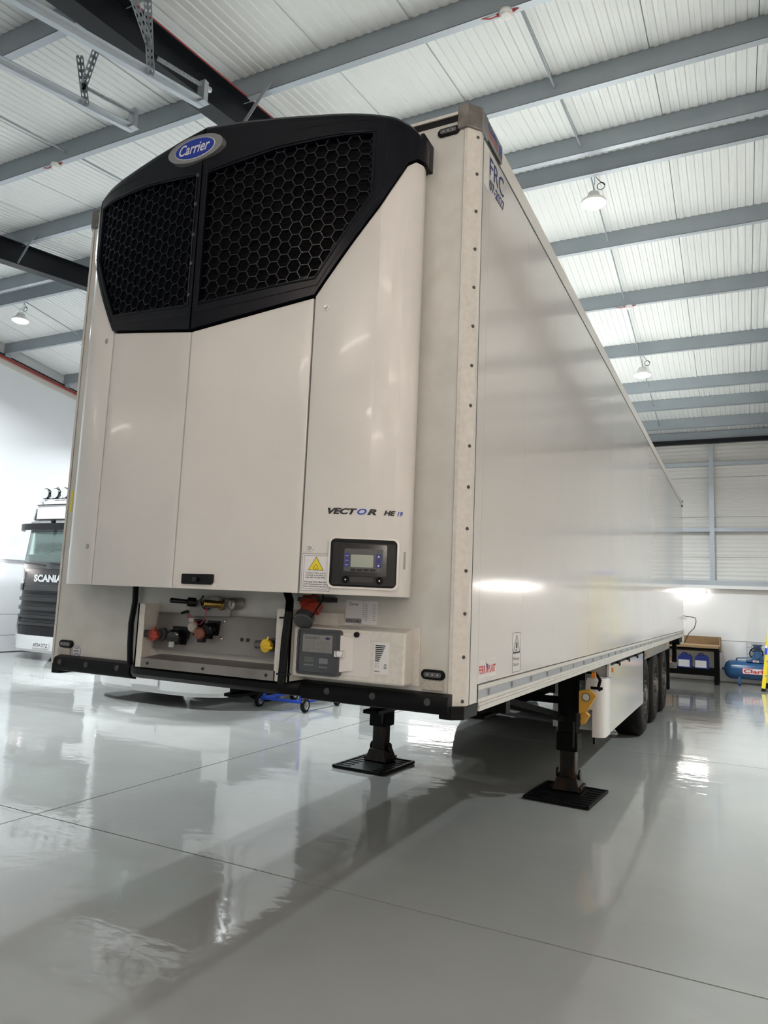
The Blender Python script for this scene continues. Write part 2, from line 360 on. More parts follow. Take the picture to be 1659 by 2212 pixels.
# ------------------------------------------------------------------ lamps
def batten(name, a, b, z, label, on=True, axis='x', off=1):
    """tube batten fixed to a wall; a..b along the wall"""
    if axis == 'x':   # back wall, facing -Y
        y = YF - .055 if off < 0 else YN
        t = thing(name, label, 'light', ((a + b) / 2, y, z), 'batten tube lights along the walls')
        L = (b - a) / 2
        MB().box(-L, L, -.05, .0, -.035, .05).build('batten_body', M['white_plastic'], t)
        MB().cyl((-L + .01, -.075, 0), (L - .01, -.075, 0), .038, n=12).build('tube_lens', M['tubec'], t, smooth=True)
    else:
        xx = XL if off > 0 else XR - .055
        t = thing(name, label, 'light', (xx, (a + b) / 2, z), 'batten tube lights along the walls'); L = (b - a) / 2
        MB().box(min(0, .05 * off), max(0, .05 * off), -L, L, -.035, .05).build('batten_body', M['white_plastic'], t)
        MB().cyl((.075 * off, -L + .01, 0), (.075 * off, L - .01, 0), .032, n=12).build('tube_lens', M['tubec'] if off > 0 else M['tubeh'] if z > 4 else M['tube'], t, smooth=True)
    return t
batten('batten_light', 1.45, 2.93, 2.14, 'bright tube light on the white wall above the workbench, right of the trailer', axis='x', off=-1)
for x0 in (-9.6, -4.9):
    batten('batten_light', x0, x0 + 1.5, 2.14, 'tube light on the far wall at x %.0f hidden behind the trailer' % x0 if 0 else ('tube light on the far wall hidden behind the trailer, nearer the %s end' % ('left' if x0 < -6 else 'middle')), axis='x', off=-1)
batten('batten_light', 6.6, 8.1, 2.14, 'tube light on the far wall past the right edge of the photo', axis='x', off=-1)
for y0 in (6.6, 11.2): batten('batten_light', y0, y0 + 1.5, 2.06, 'tube light on the left wall %s' % ('glowing beside the white cab at the left edge' if y0 < 9 else 'hidden behind the parked cabs'), axis='y', off=1)
for y0 in (-3.9, -1.2, 1.8, 6.4, 11.2): batten('batten_light', y0, y0 + 1.5, 2.06, 'tube light on the right wall, %s' % {-3.9: 'in the corner behind the camera', -1.2: 'just ahead of the camera', 1.8: 'level with the trailer front', 6.4: 'level with the trailer middle', 11.2: 'level with the trailer tail'}[y0], axis='y', off=-1)
for x0, z0, wd in ((-9.4, 5.2, 'high one at the left corner'), (.5, 5.1, 'high one in the middle'), (2.7, 3.4, 'one straight behind the camera'), (4.6, 2.2, 'low one by the middle door'), (5.0, 5.1, 'high one right of the middle'), (6.8, 3.4, 'one half way up on the right'), (8.4, 2.2, 'low one at the right corner'), (8.3, 5.1, 'high one at the right corner')):  # unseen tubes, added to light the trailer front
    t = thing('batten_light', 'added fill tube over the doors behind the camera, %s' % wd, 'light', (x0 + .75, YN + .02, z0), 'batten tube lights along the walls')
    MB().box(-.75, .75, -.0, .05, -.035, .05).build('batten_body', M['white_plastic'], t)
    MB().cyl((-.74, .075, 0), (.74, .075, 0), .032, n=12).build('tube_lens', M['tubef'], t, smooth=True)

for y0, wd in ((-3.6, 'behind the camera'), (0.2, 'level with the trailer front'), (4.0, 'level with the landing legs'), (8.0, 'level with the trailer wheels'), (12.4, 'near the far corner')):  # upper row of tubes added to lift the ceiling brightness
    batten('batten_light', y0, y0 + 1.5, 5.1, 'added high fill tube on the right wall, %s' % wd, axis='y', off=-1)
def high_bay(x, y, label):
    z = roof(y) - .40
    t = thing('high_bay_lamp', label, 'light', (x, y, z), 'round high-bay lamps hanging from the purlins')
    MB().lathe([(.0, .155), (.035, .16), (.06, .12), (.12, .075), (.15, .07), (.16, .0)], (0, 0, 0), (0, 0, 1), 24).build('lamp_housing', M['white_plastic'], t, smooth=True)
    MB().lathe([(-.045, 0), (-.04, .07), (-.025, .12), (0, .155)], (0, 0, 0), (0, 0, 1), 24).build('lamp_lens', M['bay'], t)
    MB().tube([(math.cos(a) * .0, math.sin(a) * .035, .21 + math.cos(a) * .045) for a in [i * PI / 6 for i in range(13)]], .006, 6).build('hook', M['zinc'], t)
    MB().tube([(.0, 0, .25), (0.01, .03, .33), (0, .03, .395)], .005, 6).build('chain', M['zinc'], t)
    pts = [(.09 + math.cos(a) * .05, .02, .24 + math.sin(a) * .05) for a in [i * PI / 7 for i in range(15)]]
    MB().tube(pts + [(.05, .02, .34), (.02, .03, .395)], .005, 6).build('coiled_cable', M['blackp'], t)
    ld = bpy.data.lights.new('lamp_light', 'AREA'); ld.shape = 'DISK'; ld.size = .29; ld.spread = math.radians(150); ld.energy = BAY_W; ld.color = BAY_COL
    lo = bpy.data.objects.new('lamp_light', ld); C.objects.link(lo); lo.parent = t; lo.location = (0, 0, -.05)
rows = {-9.25: 'left end of the shed', -3.6: 'second bay from the left', 2.05: 'bay right of the trailer', 7.7: 'far right bay'}
for y, yl in ((2.6, 'nearest row'), (6.03, 'ridge row'), (11.24, 'far row')):
    for x, xl in rows.items():
        if x > 7 and y > 10: continue
        if y < 3:
            if x != -3.6: continue
            x = -5.6
        lab = 'round high-bay lamp of the %s, hanging in the %s' % (yl, xl)
        if x == 2.05 and y == 6.03: lab = 'bright round lamp on the ridge, larger of the two right of the trailer'
        if x == 2.05 and y == 11.24: lab = 'smaller bright round lamp in the distance right of the trailer'
        if x == -9.25 and y == 6.03: lab = 'bright round lamp left of the trailer above the white left wall'
        high_bay(x, y, lab)

def detector(x, y, label):
    z = roof(y)
    t = thing('smoke_detector', label, 'detector', (x, y + .03, z), 'smoke detectors under the purlins')
    MB().lathe([(0, .0), (0, .06), (-.02, .062), (-.035, .05), (-.05, .048), (-.06, .03), (-.062, 0)], (0, 0, 0), (0, 0, 1), 20).build('detector_head', M['white_plastic'], t, smooth=True)
    MB().tube([(-.35, 0, .02), (-.22, -.01, -.0), (-.15, 0, -.02), (-.06, 0, -.012)], .006, 6).build('red_cable', M['red'], t)
    MB().tube([(.06, 0, -.01), (.1, 0, -.01), (.16, .01, .03), (.22, .0, .05)], .006, 6).build('red_cable', M['red'], t)
    for s in (-1, 1): MB().cyl((s * .06, 0, -.012), (s * .085, 0, -.012), .012, n=8).build('cable_gland', M['red'], t)
detector(1.9, 2.55, 'white smoke detector with red cables at the top right of the photo')
detector(-3.95, 2.55, 'white smoke detector with red cables on the purlin left of the trailer')
detector(2.05, 9.34, 'small white smoke detector between the two right-hand lamps')
MB().tube([(-.96, y, roof(y, .012)) for y in (YN + .5, 1, 2, 3, 4, YR)], .011, 6).build('alarm_cable', M['red'], ceiling)

# sectional-door tracks under the near roof
def track(X, ya, za, yb, zb, hy, htop, label, brace_dx, second=False):
    t = thing('door_track', label, 'track', (X, yb, zb), 'sectional door tracks under the roof')
    def q(y): return za + (zb - za) * (y - ya) / (yb - ya)
    A = Vector((0, ya - yb, za - zb)); B = Vector((0, 0, 0)); d = (B - A).normalized(); up = Vector((1, 0, 0)).cross(d)
    mb = MB()
    mb.obox((A + B) / 2, Vector((1, 0, 0)), d, up, .028, (B - A).length / 2, .003)
    mb.obox((A + B) / 2 + Vector((-.028, 0, 0)) + up * .03, Vector((1, 0, 0)), d, up, .003, (B - A).length / 2, .03)
    mb.obox((A + B) / 2 + Vector((.028, 0, 0)) + up * .02, Vector((1, 0, 0)), d, up, .003, (B - A).length / 2, .02)
    mb.obox((A + B) / 2 + Vector((.055, 0, 0)) + up * .038, Vector((1, 0, 0)), d, up, .028, (B - A).length / 2, .003)
    mb.build('track_channel', M['zinc'], t)
    def perforated(a, b, nm):
        a = Vector(a); b = Vector(b); dd = (b - a).normalized(); L = (b - a).length
        mb = MB(); side = Vector((1, 0, 0)); side = (side - dd * side.dot(dd)).normalized(); oth = side.cross(dd)
        for s, e in ((side, oth), (oth, side)):                      # angle section with slots left open
            for k in (-.017, .017): mb.obox((a + b) / 2 + s * (.022 + k), s, dd, e, .007, L / 2, .0015)
            n = max(2, int(L / .055))
            for i in range(n + 1): mb.obox(a + dd * (L * i / n) + s * .022, s, dd, e, .013, .015, .0015)
        return mb.build(nm, M['galv'], t)
    hz = q(hy) - zb
    top = htop - zb
    perforated((.05, hy - yb, hz), (.05, hy - yb - .12, top), 'hanger')
    perforated((.05, hy - yb - .05, hz + .35 * (top - hz) + .0), (.05 + brace_dx, hy - yb - .42 if not second else hy - yb - .12, top), 'hanger_brace')
    # spring bumper
    s0 = Vector((.06, -.06, .16)); s1 = s0 - d * .62
    mb = MB(); pts = []
    x = d.orthogonal().normalized(); y = d.cross(x); n = 34
    for i in range(n * 8 + 1):
        a = i * 2 * PI / 8; pts.append(s0 + (s1 - s0) * (i / (n * 8)) + (x * math.cos(a) + y * math.sin(a)) * .017)
    mb.tube(pts, .0035, 5); mb.build('spring', M['zinc'], t)
    MB().cyl(s0, s1, .009, n=8).build('spring_rod', M['galv'], t)
    MB().cyl(s1, s1 - d * .03, .034, n=16).build('bumper', M['rubber'], t)
    mb = MB(); mb.box(.02, .10, -.085, -.081, -.0, .20); mb.box(.02, .10, -.085, -.0, .0, .004); mb.box(.098, .102, -.085, -.03, .0, .2)
    mb.build('bracket', M['zinc'], t)
    if not second: MB().cyl(s0, s0 + d * .10, .026, n=12).build('spring_cap', M['zinc'], t)
ZT = .27
track(-.78, -2.4, 5.06, 1.70, 6.14, 1.02, roof(1.0) + .0, 'galvanised door track with a sprung bumper under the black rafter, the nearer of two', -.0)
track(-2.0, -2.4, 5.42, 2.0, 6.42, 1.37, roof(1.3, -.02), 'galvanised door track with a sprung bumper left of the black rafter, lower of two', .22, True)

# ------------------------------------------------------------------ the refrigerated trailer
TR = thing('semi_trailer', 'long white refrigerated semi-trailer with a black honeycomb front cooling unit, parked on its legs', 'trailer')
W, H, LT, ZB = 2.6, 4.0, 13.4, 1.165
def part(mb, name, m=None, parent=TR, **k): return mb.build(name, m, parent, **k)
# box
part(MB().box(.03, W - .03, .04, LT - .05, 1.18, 3.975), 'insulated_box', M['body'])
front = part(MB().box(.018, W - .063, .0, .06, 1.185, 3.955), 'front_wall', M['body'])
XO = -.045      # left flank stands this far out
for s in (0, 1):
    X = (lambda x: x) if s else (lambda x: W - x + XO)
    prof = [(2.535, -.004), (2.552, -.004), (W, .05), (W, .088), (2.56, .1), (2.535, .1)]
    cp = part(MB().prism([(X(x), y, 1.155) for x, y in prof], (0, 0, 2.78)), 'corner_post', M['profile'])
    part(MB().box(min(X(2.533), X(2.535)), max(X(2.533), X(2.535)), -.0045, 0, 1.2, 3.93), 'front_seam', M['greyp'], cp)
    for i in range(15):
        z = 1.178 + i * .1915
        n = Vector((1 if s else -1, -1, 0)).normalized(); c = Vector((X(2.588), .0375, z))
        r = part(MB().lathe([(-.001, .009), (.003, .008), (.005, .004), (.005, 0)], c, n, 10), 'rivet', M['dgrey'], cp) if i == 0 else inst(r, (0, 0, i * .1915), cp)
    # side panels with fine joints
    y = .2
    xs0, xs1 = (W - .03, W) if s else (XO, XO + .03)
    part(MB().box(xs0, xs1, .0905, .199, 1.155, 3.885), 'side_corner_panel', M['gel'])
    cuts = [.2005, .93, 1.68, 2.9, 4.1, 5.3, 6.5, 7.7, 8.9, 10.1, 11.3, 12.4, 13.38]
    for a, b in zip(cuts, cuts[1:]): box('side_panel', (xs0, xs1, a + .0007, b - .0007, 1.24, 3.885), M['gel'], TR)
    x0, x1 = (W - .03, W + .004) if s else (XO - .004, XO + .03)
    part(MB().box(x0, x1, .36, LT, 3.892, 3.995), 'roof_rail', M['profile'])
    xa, xb = (W - .02, W + .0012) if s else (XO - .0012, XO + .02)
    part(MB().box(xa, xb, .0865, .0915, 1.16, 3.893).box(xa, xb, .0915, LT, 3.884, 3.892), 'side_seam', M['ink'])
    # lower rail: white lip, grey lashing strip with cleats, ribbed skirting profile
    sx = 1 if s else -1; xo = W if s else XO
    def b3(nm, d0, d1, y0, y1, z0, z1, m, par=TR):
        a, b = xo + sx * d0, xo + sx * d1
        return part(MB().box(min(a, b), max(a, b), y0, y1, z0, z1), nm, m, par)
    b3('lower_lip', -.03, .003, .205, LT, 1.212, 1.233, M['profile'])
    lr = b3('lashing_rail', -.03, .0, .205, LT, 1.172, 1.212, M['rail'])
    for i in range(0, 34):
        y = .37 + i * .39
        if y > LT - .1: break
        if i == 0: c = part(MB().box(xo + sx * .003 - .004, xo + sx * .003 + .004, .36, .385, 1.178, 1.206), 'lashing_cleat', M['alu'], lr)
        else: inst(c, (0, i * .39, 0), lr)
    for k, (d, z0, z1) in enumerate(((.004, 1.155, 1.172), (.009, 1.142, 1.154), (.013, 1.130, 1.141), (.010, 1.118, 1.129))):
        b3('skirting_profile', -.05, d, .205, LT, z0, z1, M['profile'])
    b3('black_edge', -.02, .003, .199, .206, 1.13, 1.24, M['ink'])
# top front edge
part(MB().box(.01, W - .05, -.004, .05, 3.945, 3.975), 'roof_seal', M['blackp'])
part(MB().box(.01, W - .05, -.012, .05, 3.975, 3.990), 'front_top_rail', M['profile'])
part(MB().box(XO + .05, W - .05, .03, LT, 3.985, 4.0), 'roof_skin', M['profile'])
# weathered corner caps with maker plate
for s in (0, 1):
    X = (lambda x: x) if s else (lambda x: W - x + XO)
    pf = [(2.50, -.018), (2.555, -.018), (W + .007, .043), (W + .007, .36), (2.50, .36)]
    cap = part(MB().prism([(X(x), y, 3.895) for x, y in pf[:3] + [(W + .007, .14), (2.50, .14)]], (0, 0, .122)), 'corner_cap', M['cap'], bevel=.006)
    pl = part(MB().box(min(X(2.55), X(W + .008)), max(X(2.55), X(W + .008)), .10, .37, 3.91, 4.008), 'maker_plate', M['cap'], bevel=.004)
    fn = flat((W + .0092, .125, 3.962), (0, 1, 0)) if s else flat((XO - .0092, .355, 3.962), (0, -1, 0))
    lettering('plate_lettering', 'SCHMITZ', M['navy'], fn, .030, .165, bold=.02, parent=pl)
    fn2 = flat((W + .0092, .125, 3.932), (0, 1, 0)) if s else flat((XO - .0092, .355, 3.932), (0, -1, 0))
    lettering('plate_lettering', 'CARGOBULL', M['redp'], fn2, .019, .165, bold=.02, parent=pl)
    if s: MB().prism([(W + .0093, y, z) for y, z in ((.305, 3.985), (.335, 3.992), (.355, 3.975), (.35, 3.955), (.352, 3.925), (.343, 3.925), (.34, 3.95), (.325, 3.953), (.32, 3.925), (.312, 3.925), (.312, 3.96))], (.0006, 0, 0)).build('plate_emblem', M['navy'], pl)
# rear door frame
part(MB().box(0, W, LT - .05, LT, 1.1, 3.99), 'rear_frame', M['alu'])
part(MB().box(.1, W - .1, LT + .001, LT + .03, 1.2, 3.9), 'rear_doors', M['gel'])
for z in (3.86, 3.96): part(MB().box(W - .0, W + .02, LT - .03, LT + .02, z, z + .03), 'rear_hinge', M['blackp'])

# --- wrapped front cooling unit
PU = [0, .643, .80, .95, 1.05, 1.072, 1.06, 1.03]; PD = [.437, .341, .30, .235, .155, .10, .05, 0]
half = [Vector((u, -d)) for u, d in zip(PU, PD)]
for _ in range(2):
    q = [half[0]]
    for i in range(len(half) - 1):
        a, b = half[i], half[i + 1]
        if i: q.append(a * .8 + b * .2)
        if i < len(half) - 2: q.append(a * .2 + b * .8)
    q.append(half[-1]); half = q
cum = [0]
for a, b in zip(half, half[1:]): cum.append(cum[-1] + (b - a).length)
SMAX = cum[-1]
def prof_at(s):
    sg = 1 if s >= 0 else -1; a = min(abs(s), SMAX - 1e-6); i = 0
    while cum[i + 1] < a: i += 1
    t = (a - cum[i]) / (cum[i + 1] - cum[i]); p = half[i].lerp(half[i + 1], t)
    d0 = (half[i + 1] - half[i]).normalized()
    if t > .5 and i + 2 < len(half): d1 = (half[i + 2] - half[i + 1]).normalized(); dd = d0.lerp(d1, (t - .5)).normalized()
    elif t < .5 and i > 0: d1 = (half[i] - half[i - 1]).normalized(); dd = d0.lerp(d1, (.5 - t)).normalized()
    else: dd = d0
    if a < 1e-3: dd = Vector((1, 0))
    n = Vector((dd.y, -dd.x))
    return Vector((1.3 + sg * p.x, p.y)), Vector((sg * n.x, n.y))
def S(u):                      # u = x-1.3 -> arc length
    a = abs(u); best = SMAX
    for i in range(len(half) - 1):
        if half[i].x <= a <= half[i + 1].x: best = cum[i] + (a - half[i].x) / (half[i + 1].x - half[i].x) * (cum[i + 1] - cum[i]); break
    return math.copysign(best, u)
def wrap(s, z, off=0):
    p, n = prof_at(s); return Vector((p.x + n.x * off, p.y + n.y * off, z))
def interp(x, xs, ys):
    if x <= xs[0]: return ys[0]
    for i in range(len(xs) - 1):
        if x <= xs[i + 1]: return ys[i] + (ys[i + 1] - ys[i]) * (x - xs[i]) / (xs[i + 1] - xs[i])
    return ys[-1]
CB_U = [S(u) for u in (0, .643, .80, .92, 1.02)] + [S(1.05), SMAX]; CB_Z = [2.885, 3.0, 3.246, 3.443, 3.66, 3.69, 3.70]
CT_U = [S(u) for u in (0, .2, .42, .643, .86, .97, 1.03)] + [S(1.06), SMAX]; CT_Z = [3.98, 3.975, 3.957, 3.932, 3.915, 3.903, 3.875, 3.84, 3.835]
zb_cowl = lambda s: interp(abs(s), CB_U, CB_Z); zt_cowl = lambda s: interp(abs(s), CT_U, CT_Z)
def cols(s0, s1, ds, extra=()):
    n = max(2, int(abs(s1 - s0) / ds)); xs = sorted(set([s0 + (s1 - s0) * i / n for i in range(n + 1)] + [e for e in extra if s0 < e < s1])); return xs
KN = sorted([c for c in cum] + CB_U[:-1] + [0]); KN = sorted(set([round(k, 5) for k in KN] + [-round(k, 5) for k in KN]))
def panel(name, s0, s1, zb, zt, off, m, parent, dep=.025, e=.007, nz=1, label=None, close0=True, close1=True):
    xs = cols(s0, s1, .05, KN)
    cc = ([(s0, -dep), (s0, -.003), (s0 + e, 0)] if close0 else [(s0, 0)]) + [(x, 0) for x in xs if s0 + e * 1.3 < x < s1 - e * 1.3] + ([(s1 - e, 0), (s1, -.003), (s1, -dep)] if close1 else [(s1, 0)])
    vs = []; rows_ = 6
    for s, o1 in cc:
        b, t = zb(s), zt(s)
        for z, o2 in ((b, -dep), (b, -.003), (b + e, 0), (t - e, 0), (t, -.003), (t, -dep)):
            vs.append(wrap(s, z, off + min(o1, o2)))
    fs = [(i * rows_ + j, (i + 1) * rows_ + j, (i + 1) * rows_ + j + 1, i * rows_ + j + 1) for i in range(len(cc) - 1) for j in range(rows_ - 1)]
    return MB().add(vs, fs).build(name, m, parent, smooth=True, ang=40, label=label)
UZ = 1.622
unit = part(MB(), 'cooling_unit', M['blackp']) if 0 else None
# dark inner carcass that shows in the gaps
mb = MB(); ss = cols(-SMAX, SMAX, .08, KN)
vs = [wrap(s, z, -.03) for s in ss for z in (UZ + .012, 3.84)]; mb.add(vs, [(2 * i, 2 * i + 2, 2 * i + 3, 2 * i + 1) for i in range(len(ss) - 1)])
mb.add([wrap(s, UZ + .012, -.03) for s in ss] , [tuple(range(len(ss)))])
mb.add([wrap(s, 3.84, -.03) for s in ss] , [tuple(range(len(ss)))])
carc = mb.build('cooling_unit', M['blackp'], TR)
g = .0045
s643 = S(.643); sflank = SMAX
cb = lambda s: zb_cowl(s) - .012
part_ = [('side_cover', -SMAX, -s643 - g), ('access_door', -s643 + g, -g), ('access_door', g, s643 - g)]
for nm, a, b in part_: panel(nm, a, b, lambda s: UZ, cb, 0, M['unit'], carc, close0=(nm != 'side_cover'))
# right cover, its display opening is built as a recess box laid over it
cover = panel('side_cover', s643 + g, SMAX, lambda s: UZ, cb, 0, M['unit'], carc, close1=False)
# cowl
mb = MB(); CO = .012
gi, go = .036, .874
gT = lambda s: interp(abs(s), [S(.036), S(.40), S(.84), SMAX], [3.70, 3.765, 3.79, 3.79])
gB = lambda s: interp(abs(s), [S(.036), S(.643), S(.874), SMAX], [3.02, 3.09, 3.488, 3.488])
sgi, sgo = S(gi), S(go)
def strip_(s0, s1, fb, ft, ob, ot, bothz=2):
    xs = cols(s0, s1, .04, KN); vs = [wrap(s, f(s), o) for s in xs for f, o in ((fb, ob), (ft, ot))]
    mb.add(vs, [(2 * i, 2 * i + 2, 2 * i + 3, 2 * i + 1) for i in range(len(xs) - 1)])
lo = zb_cowl; up = zt_cowl
R = .055
upi = lambda s: zt_cowl(s) - R
for s0, s1, hole in ((-SMAX, -sgo, 0), (-sgo, -sgi, 1), (-sgi, -.0025, 0), (.0025, sgi, 0), (sgi, sgo, 1), (sgo, SMAX, 0)):
    if hole:
        strip_(s0, s1, lo, gB, CO, CO); strip_(s0, s1, gT, upi, CO, CO)
        strip_(s0, s1, gB, lambda s: gB(s) + .002, CO, -.028); strip_(s0, s1, gT, lambda s: gT(s) - .002, CO, -.028)
        for e in (s0, s1): mb.add([wrap(e, gB(e), CO), wrap(e, gT(e), CO), wrap(e, gT(e), -.028), wrap(e, gB(e), -.028)], [(0, 1, 2, 3)])
    else: strip_(s0, s1, lo, upi, CO, CO)
    strip_(s0, s1, lambda s: lo(s), lambda s: lo(s), CO, -.02)
    for k in range(4):
        a0_, a1_ = k * PI / 8, (k + 1) * PI / 8
        strip_(s0, s1, lambda s, a=a0_: upi(s) + R * math.sin(a), lambda s, a=a1_: upi(s) + R * math.sin(a), CO - R * (1 - math.cos(a0_)), CO - R * (1 - math.cos(a1_)))
    xs = cols(s0, s1, .04, KN); vs = []
    for s in xs: p = wrap(s, zt_cowl(s), CO - R); vs += [p, Vector((p.x, -.001, zt_cowl(s)))]
    mb.add(vs, [(2 * i, 2 * i + 1, 2 * i + 3, 2 * i + 2) for i in range(len(xs) - 1)])
cowl = mb.build('cowl', M['cowl'], TR, smooth=True, ang=30)
# raised frame lines around the grilles
for sg in (-1, 1):
    outline = [(S(u) * sg, z) for u, z in ((.030, 3.01), (.20, 3.03), (.40, 3.055), (.643, 3.078), (.70, 3.17), (.80, 3.34), (.886, 3.485), (.886, 3.62), (.886, 3.80), (.7, 3.795), (.40, 3.778), (.2, 3.745), (.030, 3.71))]
    pts = [wrap(s, z, CO + .001) for s, z in outline]; pts.append(pts[0])
    dense = []
    for a, b in zip(outline, outline[1:] + outline[:1]):
        for k in range(4): t = k / 4; dense.append(wrap(a[0] + (b[0] - a[0]) * t, a[1] + (b[1] - a[1]) * t, CO + .001))
    dense.append(dense[0]); MB().tube(dense, .004, 6).build('grille_frame', M['cowl'], cowl, smooth=True)
    outline2 = [(S(u) * sg, z) for u, z in ((.012, 2.965), (.40, 3.01), (.655, 3.045), (.80, 3.29), (.93, 3.505), (.925, 3.86), (.4, 3.845))]
    dense = []
    for a, b in zip(outline2, outline2[1:]):
        for k in range(6): t = k / 6; dense.append(wrap(a[0] + (b[0] - a[0]) * t, a[1] + (b[1] - a[1]) * t, CO + .0003))
    MB().tube(dense, .0022, 5).build('trim_line', M['blackp'], cowl)
    # honeycomb
    mb = MB(); R6 = .0362; dx = R6 * 1.5; dz = R6 * math.sqrt(3); seen = set()
    smin, smax = sgi, sgo; nrow = int(.85 / dz) + 3; ncol = int((smax - smin) / dx) + 3
    def inside(s, z): return smin < s < smax and gB(s) < z < gT(s)
    for c_ in range(-1, ncol):
        for r_ in range(-1, nrow):
            cs = smin + c_ * dx + .01; cz = 3.0 + (r_ + (.5 if c_ % 2 else 0)) * dz
            vv = [(cs + R6 * math.cos(k * PI / 3), cz + R6 * math.sin(k * PI / 3)) for k in range(6)]
            for k in range(6):
                a, b = vv[k], vv[(k + 1) % 6]; key = (round((a[0] + b[0]) * 500), round((a[1] + b[1]) * 500))
                if key in seen: continue
                seen.add(key)
                ia, ib = inside(*a), inside(*b)
                if not (ia or ib): continue
                if not (ia and ib):
                    lo_, hi_ = (a, b) if ia else (b, a); t0, t1 = 0., 1.
                    for _ in range(8):
                        tm = (t0 + t1) / 2; pnt = (lo_[0] + (hi_[0] - lo_[0]) * tm, lo_[1] + (hi_[1] - lo_[1]) * tm)
                        if inside(*pnt): t0 = tm
                        else: t1 = tm
                    a, b = lo_, (lo_[0] + (hi_[0] - lo_[0]) * t0, lo_[1] + (hi_[1] - lo_[1]) * t0)
                d = Vector((b[0] - a[0], b[1] - a[1]))
                if d.length < .002: continue
                nn = Vector((-d.y, d.x)).normalized() * .0021
                q = [(a[0] + nn.x, a[1] + nn.y), (b[0] + nn.x, b[1] + nn.y), (b[0] - nn.x, b[1] - nn.y), (a[0] - nn.x, a[1] - nn.y)]
                vs = [wrap(sg * s, z, o) for o in (.002, -.016) for s, z in q]
                mb.add(vs, [(0, 1, 2, 3), (0, 4, 5, 1), (2, 6, 7, 3)])
    mb.build('honeycomb_grille', M['grille'], cowl)
    mb = MB(); xs = cols(sgi * sg, sgo * sg, .05, KN) if sg > 0 else cols(-sgo, -sgi, .05, KN)
    vs = [wrap(s, z, -.027) for s in xs for z in (3.0, 3.81)]; mb.add(vs, [(2 * i, 2 * i + 2, 2 * i + 3, 2 * i + 1) for i in range(len(xs) - 1)])
    mb.build('condenser_coil', M['coil'], cowl)
for z in (3.70, 3.544, 3.381, 3.23, 3.064):
    MB().lathe([(0, .011), (.004, .010), (.006, .005), (.006, 0)], wrap(-.034 + .008, z, CO), Vector((-.15, -1, 0)), 12).build('cowl_bolt', M['dgrey'], cowl, smooth=True)
part(MB().box(2.355, 2.372, -.12, -.0, 3.70, 3.84), 'cowl_flange', M['cowl'], cowl)
# oval badge
bx_, bz = 1.25, 3.842; by_ = -.455
def ovalplate(nm, rx, rz, o0, o1, m, par, n=40):
    return MB().prism([(bx_ + rx * math.cos(2 * PI * i / n), by_ - o0, bz + rz * math.sin(2 * PI * i / n)) for i in range(n)], (0, o0 - o1, 0)).build(nm, m, par)
badge = ovalplate('badge', .178, .070, -.035, .004, M['silver'], cowl)
ovalplate('badge_ring', .130, .054, .004, .0055, M['paper'], cowl); ovalplate('badge_field', .126, .051, .0055, .007, M['navy'], cowl)
lettering('badge_lettering', 'Carrier', M['paper'], lambda x, y: Vector((bx_ + x, by_ - .008, bz - .024 + y)), .056, .200, shear=.35, bold=.012, parent=cowl, align='CENTER')

# decals on the right cover
dec = lambda s0, z0, off=.0015: (lambda x, y: wrap(s0 + x, z0 + y, off))
sV = S(2.058 - 1.3)
lettering('lettering', 'VECT', M['ink'], dec(sV, 1.978), .026, .132, shear=.3, bold=.055, parent=cover)
lettering('lettering', 'O', M['rblue'], dec(sV + .132, 1.978), .026, .042, shear=.3, bold=.03, parent=cover, label='blue letter')
lettering('lettering', 'R', M['ink'], dec(sV + .176, 1.978), .026, .042, shear=.3, bold=.055, parent=cover)
lettering('lettering', 'HE', M['ink'], dec(sV + .250, 1.980), .021, .054, shear=.25, bold=.055, parent=cover)
lettering('lettering', '19', M['rblue'], dec(sV + .312, 1.979), .021, .026, shear=.3, bold=.02, parent=cover, label='blue numeral')
def wplate(nm, s0, s1, z0, z1, o, m, par=cover, **k):
    xs = cols(s0, s1, .03); vs = [wrap(s, z, o) for s in xs for z in (z0, z1)]
    return MB().add(vs, [(2 * i, 2 * i + 2, 2 * i + 3, 2 * i + 1) for i in range(len(xs) - 1)]).build(nm, m, par, **k)
sa, sb = S(1.955 - 1.3), S(2.082 - 1.3)
wplate('warning_label', sa, sb, 1.634, 1.798, .0012, M['ink']); wplate('warning_label', sa + .0015, sb - .0015, 1.6355, 1.7965, .0016, M['paper'])
wplate('warning_label', sa + .009, sb - .009, 1.642, 1.790, .0020, M['ink']); wplate('warning_label', sa + .0105, sb - .0105, 1.6435, 1.7885, .0024, M['paper'])
sm = (sa + sb) / 2
for r_, m_, o_ in ((.036, 'ink', .0028), (.0325, 'yel', .0032)):
    MB().add([wrap(sm - r_, 1.744 - r_ * .55, o_), wrap(sm + r_, 1.744 - r_ * .55, o_), wrap(sm, 1.744 + r_ * 1.15, o_)], [(0, 1, 2)]).build('warning_triangle', M[m_], cover)
for k in range(3):
    pts = [wrap(sm + (.006 + .0014 * i) * math.cos(k * 2.09 + i * .38), 1.738 + (.006 + .0014 * i) * math.sin(k * 2.09 + i * .38), .0036) for i in range(6)]
    MB().tube(pts, .0009, 4).build('warning_spiral', M['ink'], cover)
for i, tx in enumerate(('Caution! This unit is', 'remotely controlled. It', 'may start at any time.', '', 'Warnung! Diese Maschine', 'wird ferngesteuert. Sie', 'kann jederzeit starten.')):
    if tx: lettering('label_text', tx, M['ink'], dec(sm, 1.7095 - i * .0098, .003), .0068, .092 if i < 3 else .104, bold=.01, parent=cover, align='CENTER')
wplate('barcode_label', S(2.357 - 1.3) , S(2.357 - 1.3) + .012, 1.745, 1.822, .0012, M['greyp'])
